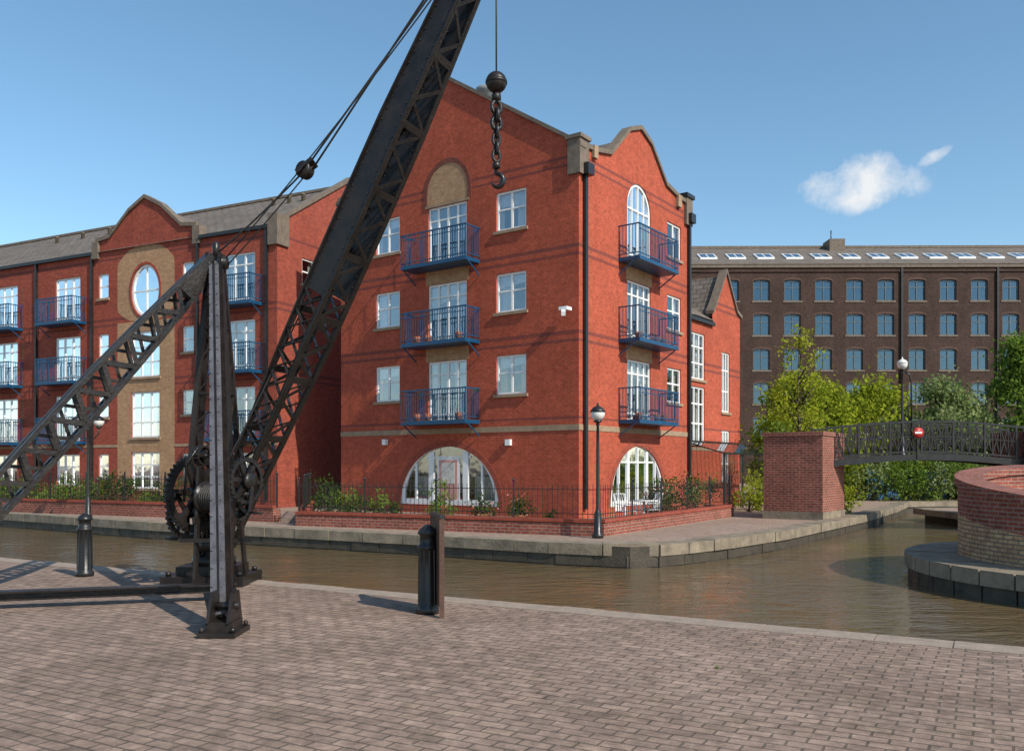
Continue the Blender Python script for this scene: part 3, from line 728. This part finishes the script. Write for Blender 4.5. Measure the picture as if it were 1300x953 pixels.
fixuv(mb.build('curved_brick_wall',E),Rr); mb=MB()
cyl(mb,Rr+.06,lambda p:zt(p)-.14,zt,'brickp'); cyl(mb,Rr-.41,lambda p:zt(p)-.14,zt,'brickp'); ann(mb,Rr-.41,Rr+.06,zt,'brickp'); ann(mb,Rr-.41,Rr+.06,lambda p:zt(p)-.14,'brickp')
fixuv(mb.build('brick_coping',E),Rr); mb=MB()
ns=44
for i in range(ns):
    a=2*math.pi*i/ns+.004;b=2*math.pi*(i+1)/ns-.004; j=random.uniform(0,.012)
    for (r0,r1,z0,z1,mt_) in ((Rr-.3,4.42,-.22,.02,'stone'),(Rr-.3,4.36,-2,-.225,'stonew')):
        q=[]
        for z in (z0,z1+(j if z1>0 else 0)):
            for r,t in ((r0,a),(r1,a),(r1,b),(r0,b)): q.append((cx+r*math.cos(t),cy+r*math.sin(t),z))
        mb.box8(q,mt_)
ann(mb,.01,Rr-.3,.03,'pavefar')
mb.build('stone_ledge',E)

# ------------------------------------------------------------------ lamps, bollards, sign
def lamp(name,x,y,h,z0=0,double=False,neck=False):
    mb=MB(); c=(x,y,z0)
    mb.lathe(c,[(.13,0),(.13,.08),(.09,.12),(.085,.55),(.06,.62),(.045,.7),(.038,h*.75),(.03,h-.28),(.05,h-.26),(.03,h-.2)],'black',14)
    def head(px,py,pz):
        mb.lathe((px,py,pz),[(.03,-.22),(.09,-.2),(.10,-.16),(.06,-.15)],'black',16)
        pr=[(.165*math.cos(t),.165*math.sin(t)) for t in [(-1.25+2.2*i/10) for i in range(11)]]
        mb.lathe((px,py,pz),pr,'globe',18)
        mb.lathe((px,py,pz),[(.175,.03),(.17,.07),(.11,.14),(.03,.18),(.02,.24),(.005,.25)],'black' if not neck else 'globe',16)
    if double:
        for sx in (-1,1):
            mb.tube([(x,y,z0+h-.5),(x+sx*.2,y,z0+h-.55),(x+sx*.33,y,z0+h-.4),(x+sx*.35,y,z0+h-.2)],.02,'black',6); head(x+sx*.35,y,z0+h)
    elif neck:
        mb.tube([(x,y,z0+h-.5),(x-.02,y,z0+h-.25),(x,y,z0+h-.1)],.03,'black',6); head(x,y,z0+h)
        mb.tube([(x+.3,y,z0),(x+.3,y,z0+h-.6),(x+.25,y,z0+h-.35),(x+.1,y,z0+h-.25)],.03,'black',6)
    else: head(x,y,z0+h)
    return mb.build(name)
lamp('street_lamp',1.98,20.0,2.87)
lamp('street_lamp',-13.7,28.0,3.1,double=True)
lamp('street_lamp',12.95,28.75,3.05,z0=1.98,neck=True)
def bollard(name,x,y,h=.98):
    mb=MB(); k=h/.98
    mb.lathe((x,y,0),[(.13,0),(.13,.06*k),(.105,.09*k),(.10,.55*k),(.095,.70*k),(.115,.715*k),(.115,.745*k),(.09,.76*k),(.085,.86*k),(.11,.875*k),(.11,.90*k),(.075,.94*k),(.03,.975*k),(.005,.98*k)],'black',20)
    for i in range(10):
        t=2*math.pi*i/10; mb.beam((x+.1*math.cos(t),y+.1*math.sin(t),.1),(x+.094*math.cos(t),y+.094*math.sin(t),.7*k),.018,.018,'black')
    return mb.build(name)
bollard('mooring_bollard',-6.44,13.06,.95); bollard('mooring_bollard',-.95,9.75,1.0); bollard('mooring_bollard',5.2,6.1,1.0); bollard('mooring_bollard',-12.6,16.4,1.0)
mb=MB()
mb.beam((-.765,9.45,.60),(-.93,10.15,.60),.045,.98,'wood'); 
for q in ((-.765,9.45),(-.93,10.15)): mb.beam((*q,0),(*q,1.10),.05,.05,'wood')
mb.beam((-.755,9.42,1.10),(-.94,10.18,1.10),.065,.035,'black')
mb.build('information_board')

# ------------------------------------------------------------------ CRANE
CR=empty('dockside_derrick_crane')
MBs=Vector((-4.26,12.4,0)); top=Vector((-4.22,12.35,4.55)); foot2=Vector((-2.84,8.5,0)); foot1=Vector((-6.85,9.85,0)); head=Vector((-.19,10.5,8.34))
mb=MB()
mb.box(-4.82,-3.68,11.85,12.75,0,.14,'crane'); mb.box(-4.66,-3.86,12.0,12.7,.14,.26,'crane'); mb.lathe(MBs,[(.3,.26),(.3,.36),(.2,.38),(.2,.5)],'crane',20)
for x in (-4.74,-3.76):
    for y in (11.95,12.65): mb.lathe((x,y,.14),[(.04,0),(.04,.05),(.02,.06)],'crane',6)
mb.build('base_plate',CR)
mb=MB(); nb=9
def corner(i,t):
    sx=(-1,1,1,-1)[i];sy=(-1,-1,1,1)[i]; w=.28 if t<.35 else .28-.20*(t-.35)/.65
    c=MBs+Vector((0,0,.35))*(1-t)+(top-MBs)*t; return c+Vector((sx*w*(.6+.4*min(t*3,1)),sy*w*.6,0))
for i in range(4):
    for k in range(nb): mb.beam(corner(i,k/nb),corner(i,(k+1)/nb),.07,.07,'crane')
for i in range(4):
    j=(i+1)%4
    for k in range(nb):
        mb.beam(corner(i,k/nb),corner(j,(k+1)/nb),.045,.015,'crane')
        if k%2: mb.beam(corner(i,k/nb),corner(j,k/nb),.05,.02,'crane')
for sx in (-1,1):
    mb.beam(top+Vector((sx*.09,0,-.5)),top+Vector((sx*.09,0,.12)),.03,.3,'crane',up=Vector((0,1,0)))
mb.lathe(top+Vector((-.16,0,.0)),[(.09,0),(.09,.32)],'crane',14,axis=(1,0,0)); mb.lathe(top+Vector((0,0,.05)),[(.05,0),(.05,.22),(.02,.25)],'crane',12)
mb.build('mast',CR)
mb=MB()
d2=(top-foot2).normalized()
a0=foot2+d2*.25; a1=top+d2*.05
mb.beam(a0,a1,.022,.20,'crane',up=Vector((0,-1,.3)))
mb.beam(a0+Vector((0,-.11,-.0)),a1+Vector((0,-.09,-.0)),.15,.022,'cranegrey',up=Vector((0,-1,.3)),w1=.13)
mb.beam(a0+Vector((0,.11,0)),a1+Vector((0,.09,0)),.15,.022,'crane',up=Vector((0,-1,.3)),w1=.13)
for i in range(26):
    q=a0.lerp(a1,(i+.5)/26)+Vector((0,-.125,0))
    for s in (-.05,.05): mb.lathe(q+Vector((s,0,0)),[(.012,0),(.010,.012)],'cranegrey',6,axis=(0,-1,.3))
mb.build('rear_stay',CR)
mb=MB()
x,y=foot2.x,foot2.y
mb.box(x-.18,x+.18,y-.20,y+.3,0,.05,'crane'); mb.box(x-.13,x+.13,y-.12,y+.22,.05,.14,'crane')
for s in (-.1,.1):
    mb.box8([(x+s-.015,y-.15,.14),(x+s+.015,y-.15,.14),(x+s+.015,y+.25,.14),(x+s-.015,y+.25,.14),(x+s-.015,y-.03,.42),(x+s+.015,y-.03,.42),(x+s+.015,y+.16,.42),(x+s-.015,y+.16,.42)],'crane')
mb.lathe((x-.15,y+.05,.28),[(.035,0),(.035,.30)],'crane',10,axis=(1,0,0))
for sx in (-.15,.15):
    for sy in (-.16,.25): mb.lathe((x+sx,y+sy,.05),[(.025,0),(.025,.04),(.012,.05)],'crane',6)
mb.build('stay_shoe',CR)
mb=MB()
p0=top+Vector((-.12,-.1,-.12)); p1=foot1+Vector((0,0,.2)); dd=(p1-p0).normalized()
perp=dd.cross(Vector((.7,-.7,0))).normalized(); 
if perp.z<0: perp=-perp
sd=dd.cross(perp).normalized()
n=22
def dep(t): return .10+.095*math.sin(math.pi*min(1,max(0,t)))
for k in range(n):
    ta,tb=k/n,(k+1)/n
    for sg in (-1,1):
        for so_ in (-.08,.08):
            mb.beam(p0.lerp(p1,ta)+perp*dep(ta)*sg+sd*so_,p0.lerp(p1,tb)+perp*dep(tb)*sg+sd*so_,.055,.055,'crane',up=perp)
    s1=-1 if k%2 else 1
    for so_ in (-.09,.09): 
        mb.beam(p0.lerp(p1,ta)+perp*dep(ta)*s1+sd*so_,p0.lerp(p1,tb)-perp*dep(tb)*s1+sd*so_,.012,.06,'crane',up=perp)
    mb.beam(p0.lerp(p1,ta)-perp*dep(ta)*s1+sd*.09,p0.lerp(p1,tb)+perp*dep(tb)*s1+sd*.09,.012,.045,'crane',up=perp)
    for sg in (-1,1): mb.beam(p0.lerp(p1,ta)+perp*dep(ta)*sg+sd*.09*s1,p0.lerp(p1,tb)+perp*dep(tb)*sg-sd*.09*s1,.045,.012,'crane',up=perp)
mb.beam(p0-dd*.2,p0+dd*.5,.2,.26,'crane',up=perp)
mb.beam(p1-dd*.3,p1+dd*.1,.2,.26,'crane',up=perp); mb.box(foot1.x-.25,foot1.x+.25,foot1.y-.25,foot1.y+.25,0,.12,'crane')
mb.build('lattice_stay',CR)
mb=MB()
mb.beam((-7.1,9.75,.10),(-3.42,10.75,.12),.2,.02,'crane'); mb.beam((-7.1,9.75,.19),(-3.42,10.75,.20),.2,.022,'crane'); mb.beam((-7.1,9.75,.14),(-3.42,10.75,.16),.03,.10,'crane')
mb.beam((-4.1,11.9,.09),(-2.9,8.75,.05),.16,.09,'crane')
mb.build('ground_ties',CR)
# jib
mb=MB()
j0=Vector((-4.18,12.3,.55)); jd=(head-j0).normalized(); JL=(head-j0).length
sp=Vector((.405,.915,0)); jn=jd.cross(sp).normalized()
if jn.z<0: jn=-jn
n=30
def spread(t): return .16+.10*min(1,t/.35) if t<.7 else .26-.12*(t-.7)/.3
def depth(t): return .10+.085*math.sin(math.pi*min(1,.1+t*.85))
def jp(t,sgn,dn): return j0+jd*JL*t+sp*spread(t)*sgn+jn*depth(t)*dn
for k in range(n):
    ta,tb=k/n,(k+1)/n
    for sg in (-1,1):
        for dn in (-1,1):
            mb.beam(jp(ta,sg,dn),jp(tb,sg,dn),.085,.022,'crane',up=jn)
            mb.beam(jp(ta,sg,dn*.86),jp(tb,sg,dn*.86),.018,.07,'crane',up=jn)
        if ta>.40:
            a=[jp(ta,sg,-1),jp(tb,sg,-1),jp(tb,sg,1),jp(ta,sg,1)]
            off=sp*.008; mb.box8([x-off for x in a]+[x+off for x in a],'crane')
            for w_ in (-.72,.72):
                for q_ in (.25,.75):
                    t=ta+(tb-ta)*q_; mb.lathe(jp(t,sg,w_)-sp*.008,[(.013,0),(.009,.013)],'crane',6,axis=-sp)
        else:
            mb.beam(jp(ta,sg,-1),jp(tb,sg,1),.012,.055,'crane',up=sp); mb.beam(jp(ta,sg,1),jp(tb,sg,-1),.012,.055,'crane',up=sp)
    s1=1 if k%2 else -1
    for dn in (-1,1):
        mb.beam(jp(ta,s1,dn),jp(tb,-s1,dn),.045,.012,'crane',up=jn)
        if k%3==0: mb.beam(jp(ta,-1,dn),jp(ta,1,dn),.09,.02,'crane',up=jn)
mb.lathe(j0-sp*.3,[(.09,0),(.09,.6)],'crane',14,axis=sp)
for o in (-.1,.0,.1): mb.lathe(head+sp*o,[(.05,-.03),(.2,-.03),(.2,-.018),(.17,-.006),(.17,.006),(.2,.018),(.2,.03),(.05,.03)],'crane',24,axis=sp)
mb.lathe(head-sp*.25,[(.04,0),(.04,.5)],'crane',12,axis=sp)
mb.build('jib',CR)
# winch
mb=MB()
def gear(c,axis,Rg,w,teeth,spokes=6):
    c=Vector(c);a=axis.orthogonal().normalized();b_=axis.cross(a).normalized()
    vs=[];k=teeth*4
    for zo in (-w/2,w/2):
        for i in range(k):
            t=2*math.pi*i/k; r=Rg if i%4 in(0,1) else Rg*.93
            vs.append(c+axis*zo+(a*math.cos(t)+b_*math.sin(t))*r)
        for i in range(k):
            t=2*math.pi*i/k; vs.append(c+axis*zo+(a*math.cos(t)+b_*math.sin(t))*Rg*.8)
    fs=[]
    for i in range(k):
        j=(i+1)%k
        fs+=[(i,j,k+j,k+i),(2*k+i,3*k+i,3*k+j,2*k+j),(i,2*k+i,2*k+j,j),(k+i,k+j,3*k+j,3*k+i)]
    mb.add(vs,fs,'crane')
    for s in range(spokes):
        t=2*math.pi*s/spokes+.2; d=a*math.cos(t)+b_*math.sin(t)
        mb.beam(c+d*Rg*.1,c+d*Rg*.83,w*.7,.055,'crane',up=d.cross(axis))
    mb.lathe(c-axis*w*.8,[(Rg*.16,0),(Rg*.16,w*1.6)],'crane',14,axis=axis)
gc_=Vector((-4.26,11.85,1.28)); ax=Vector((.9,-.43,0)).normalized()
gear(gc_-ax*.08,ax,.54,.08,44,6); gear(gc_-ax*.22+Vector((0,-.05,-.28)),ax,.36,.06,30,5)
gear(gc_+ax*.80+Vector((0,0,.18)),ax,.32,.06,26,6); gear(gc_+ax*.62+Vector((0,.1,-.15)),ax,.22,.07,18,4)
gear(gc_-ax*.0+Vector((0,.05,.52)),ax,.14,.12,14,3)
mb.lathe(gc_-ax*.35,[(.035,0),(.035,1.25)],'crane',10,axis=ax)
mb.lathe(gc_+ax*.08+Vector((0,0,-.05)),[(.22,0),(.22,.03),(.15,.03),(.15,.45),(.22,.45),(.22,.48)],'crane',22,axis=ax)
for i in range(10):
    c=gc_+ax*(.14+i*.04)+Vector((0,0,-.05)); a=Vector((0,0,1));b_=ax.cross(a)
    mb.tube([c+(a*math.cos(t)+b_*math.sin(t))*.165 for t in [2*math.pi*q/16 for q in range(16)]],.018,'rope',5,closed=True)
for o in (.0,.62):
    c=gc_+ax*o
    for dy in (-.3,.35):
        mb.beam(Vector((c.x,c.y+dy+.1,.14)),c+Vector((0,.05*(-1 if dy<0 else 1),.35)),.035,.11,'crane',up=Vector((0,1,0)))
    mb.beam(c+Vector((0,-.25,-.35)),c+Vector((0,.4,-.35)),.03,.09,'crane'); mb.beam(c+Vector((0,-.12,.1)),c+Vector((0,.6,.1)),.03,.16,'crane')
    mb.lathe(c-ax*.04,[(.09,0),(.09,.08)],'crane',12,axis=ax)
for sgn,c in ((-1,gc_-ax*.35+Vector((0,-.05,-.28))),(1,gc_+ax*.92+Vector((0,0,.1)))):
    mb.beam(c,c+Vector((0,-.12,-.33)),.03,.05,'crane'); mb.tube([c+Vector((0,-.12,-.33)),c+Vector((0,-.12,-.33))+ax*sgn*.2],.02,'crane',8)
mb.lathe(gc_+ax*.85+Vector((0,.02,.18)),[(.05,0),(.12,.01),(.12,.05),(.05,.06)],'crane',16,axis=ax)
mb.beam(gc_+ax*.3+Vector((-.45,-.1,-.62)),gc_+ax*.3+Vector((.5,-.1,-.62)),.05,.05,'crane')
mb.tube([gc_+Vector((-.15,-.2,-.1)),gc_+Vector((-.1,-.25,.4)),gc_+Vector((.05,-.25,.62))],.018,'crane',6)
mb.build('winch_and_gears',CR)
# ropes
mb=MB(); pul=Vector((-2.82,11.8,5.68)); hd=head+jn*.1
def rope(a,b,r=.011,sag=.03):
    a=Vector(a);b=Vector(b); mb.tube([a.lerp(b,t)-Z*sag*4*t*(1-t) for t in [i/8 for i in range(9)]],r,'rope',6)
rope(top+Vector((0,0,.12)),pul,.014); rope(pul+Vector((.05,0,.08)),hd+sp*.12+jn*.1,.014,.0); rope(pul+Vector((.08,0,-.02)),hd-sp*.12,.014,.0)
rope(top+Vector((.1,0,.02)),hd-sp*.1-jn*.15,.010,.12); rope(pul-Vector((.02,0,.1)),top+Vector((.05,.1,-.1)),.010,.02)
rope(gc_+ax*.3+Vector((0,0,.15)),jp(.55,0,1.2),.010,.02); rope(jp(.55,0,1.2),hd,.010,.0)
mb.lathe(pul-sp*.06,[(.03,0),(.115,.0),(.115,.02),(.09,.045),(.09,.075),(.115,.10),(.115,.12),(.03,.12)],'crane',20,axis=sp)
mb.beam(pul+Vector((-.09,0,-.06)),pul+Vector((.13,0,.12)),.16,.07,'crane',up=jn)
mb.build('ropes_and_block',CR)
mb=MB(); hx,hy=head.x,head.y; bz=6.3
mb.tube([(hx,hy,head.z-.15),(hx,hy,bz+.1)],.010,'rope',6)
pr=[(.128*math.cos(t),.128*math.sin(t)) for t in [-1.5+3.0*i/14 for i in range(15)]]
mb.lathe((hx,hy,bz),pr,'crane',24); mb.lathe((hx,hy,bz),[(.132,-.02),(.132,.02)],'crane',24)
mb.lathe((hx,hy,bz-.24),[(.02,0),(.06,.03),(.06,.08),(.03,.13)],'crane',12)
def link(cz,rot,w=.042,h=.075,r=.017):
    pts=[]
    for i in range(14):
        t=2*math.pi*i/14; q=Vector((w*math.cos(t),0,h*math.sin(t))); pts.append(Vector((hx,hy,cz))+Matrix.Rotation(rot,3,'Z')@q)
    mb.tube(pts,r,'crane',6,closed=True)
for i in range(7): link(bz-.30-i*.098,(i%2)*1.57+.4,.046 if i>2 else .06,.075,.021 if i>2 else .027)
hz=bz-.30-7*.098-.01
mb.lathe((hx,hy,hz-.06),[(.02,0),(.05,.02),(.05,.07),(.02,.1)],'crane',12)
mb.tube([Vector((hx,hy,hz-.04)),Vector((hx-.01,hy,hz-.10))]+[Vector((hx+.01+.072*math.cos(t),hy,hz-.19+.08*math.sin(t))) for t in [1.6-i*.4 for i in range(12)]],[.02,.022]+[.026,.028,.032,.034,.036,.036,.034,.032,.028,.022,.016,.010],'crane',8)
mb.build('hook_and_chain',CR)

# ------------------------------------------------------------------ trees
tree('garden_tree',12.6,38,7.8,1.0,'leafY',1700,.14,.35)
tree('garden_tree',13.4,41,6.2,2.0,'leafY',7500,.19,.1)
tree('garden_tree',15.8,43.5,5.8,2.3,'leafY',8500,.19,.08)
tree('garden_tree',19.2,46,6.2,2.5,'leafY',9500,.19,.06)
tree('garden_tree',17.3,49,5.6,2.0,'leafG',6000,.19,.08)
tree('blossom_tree',22.4,45.5,6.2,2.6,'leafP',10500,.19,.06)
tree('garden_tree',26.4,45.0,8.6,2.5,'leafG',11000,.19,.06,'cone')
tree('garden_tree',29.6,46,6.8,2.8,'leafG',10000,.19,.06)
tree('garden_tree',24.6,48,5.6,2.2,'leafG',6500,.19,.06)
tree('garden_tree',11.4,36.5,3.2,1.1,'leafG',2500,.14,.1)
tree('garden_tree',34,50,7.0,3.0,'leafD',5000,.2,.1)
for i in range(30):
    x=16.8+i*.7; y=41.9+random.uniform(-.5,1.4)+.05*i
    shrub('bank_shrub',x,y,random.uniform(1.3,2.2),random.uniform(1.3,2.6),random.choice(['leafG','leafD','leafP','leafG','leafY']),900,.14,flower=15 if i%3==0 else 0)
for x,y,h in ((11.0,30.2,1.0),(11.7,31.2,1.3),(12.6,33,1.0),(10.6,31.6,.9),(8.6,31.5,1.4),(9.4,33,1.7)): shrub('bank_shrub',x,y,1.0,h,random.choice(['leafG','leafY']),500,.10)
mb=MB(); mb.beam((18,43.9,.7),(22,44.2,.7),.06,1.4,'bluep'); 
for i in range(5): mb.beam((18+i,43.8+.07*i,0),(18+i,43.8+.07*i,1.5),.08,.08,'bluep')
mb.build('blue_fence')
def tuft(x,y,s=.06):
    m2=MB(); vs=[];fs=[]
    for i in range(20):
        a=random.uniform(0,6.28); l=s*random.uniform(.4,1.2); b=Vector((x+random.gauss(0,s*.5),y+random.gauss(0,s*.5),0)); t=b+Vector((math.cos(a)*l*.6,math.sin(a)*l*.6,l*.8)); w=Vector((-math.sin(a),math.cos(a),0))*.006
        k=len(vs); vs+=[b-w,b+w,t]; fs.append((k,k+1,k+2))
    m2.add(vs,fs,'leafG'); m2.build('weed_tuft',uv=False)
tuft(1.68,7.1,.025)

# ------------------------------------------------------------------ light, sky
sun_dir=Vector((.71*math.cos(R(38)),-.704*math.cos(R(38)),math.sin(R(38)))).normalized()
sd_=bpy.data.lights.new('sun','SUN'); sd_.energy=5.0; sd_.angle=R(.53); sd_.color=(1,.93,.82)
so_=bpy.data.objects.new('sun',sd_); scene.collection.objects.link(so_); so_.rotation_euler=sun_dir.to_track_quat('Z','Y').to_euler()
W_=bpy.data.worlds.new('World'); scene.world=W_; W_.use_nodes=True; nt=W_.node_tree; nt.nodes.clear()
out=nt.nodes.new('ShaderNodeOutputWorld'); bg=nt.nodes.new('ShaderNodeBackground'); bg.inputs[1].default_value=.125
sk=nt.nodes.new('ShaderNodeTexSky'); sk.sky_type='NISHITA'; sk.sun_disc=False; sk.sun_elevation=R(38); sk.sun_rotation=math.atan2(sun_dir.x,sun_dir.y); sk.air_density=1.0; sk.dust_density=.35; sk.ozone_density=2.0
hsv=nt.nodes.new('ShaderNodeHueSaturation'); hsv.inputs['Hue'].default_value=.488; hsv.inputs['Saturation'].default_value=1.08; hsv.inputs['Value'].default_value=1.4; L(nt,sk.outputs[0],hsv.inputs['Color'])
tc=nt.nodes.new('ShaderNodeTexCoord')
def cloudmask(cx_,cz_,rx,rz,tilt=0.0):
    sx=nt.nodes.new('ShaderNodeSeparateXYZ'); L(nt,tc.outputs['Generated'],sx.inputs[0])
    X=math_(nt,'DIVIDE',sx.outputs[0],math_(nt,'MAXIMUM',sx.outputs[1],.01)); Zz=math_(nt,'DIVIDE',sx.outputs[2],math_(nt,'MAXIMUM',sx.outputs[1],.01))
    dx=math_(nt,'SUBTRACT',X,cx_); dz_=math_(nt,'SUBTRACT',Zz,cz_); dz_=math_(nt,'SUBTRACT',dz_,math_(nt,'MULTIPLY',dx,tilt))
    a=math_(nt,'POWER',math_(nt,'ABSOLUTE',math_(nt,'DIVIDE',dx,rx)),2); b=math_(nt,'POWER',math_(nt,'ABSOLUTE',math_(nt,'DIVIDE',dz_,rz)),2)
    return math_(nt,'SUBTRACT',1.0,math_(nt,'ADD',a,b))
m1=cloudmask(.405,.325,.085,.034,.16); m2_=cloudmask(.487,.358,.026,.010,.5)
no=nt.nodes.new('ShaderNodeTexNoise'); no.inputs['Scale'].default_value=20; no.inputs['Detail'].default_value=9; no.inputs['Roughness'].default_value=.6; L(nt,tc.outputs['Generated'],no.inputs['Vector'])
mm=math_(nt,'MAXIMUM',m1,m2_); mm=math_(nt,'ADD',math_(nt,'MULTIPLY',mm,.75),math_(nt,'MULTIPLY',math_(nt,'SUBTRACT',no.outputs[0],.5),3.4))
mk=ramp(nt,mm,.0,1.0,0,.95)
mk=math_(nt,'MULTIPLY',mk,ramp(nt,math_(nt,'MAXIMUM',m1,m2_),-.6,.3,0,1))
col=mixc(nt,mk,hsv.outputs[0],(7.2,7.3,7.4))
L(nt,col,bg.inputs[0]); L(nt,bg.outputs[0],out.inputs[0])

cam=bpy.data.cameras.new('camera'); co=bpy.data.objects.new('camera',cam); scene.collection.objects.link(co)
co.location=(0,0,1.65); co.rotation_euler=(R(90),0,0); cam.sensor_width=36; cam.lens=30.46; cam.shift_y=.0888; cam.clip_end=5000; cam.clip_start=.05
scene.camera=co
scene.view_settings.view_transform='Standard'; scene.view_settings.look='None'; scene.view_settings.exposure=0
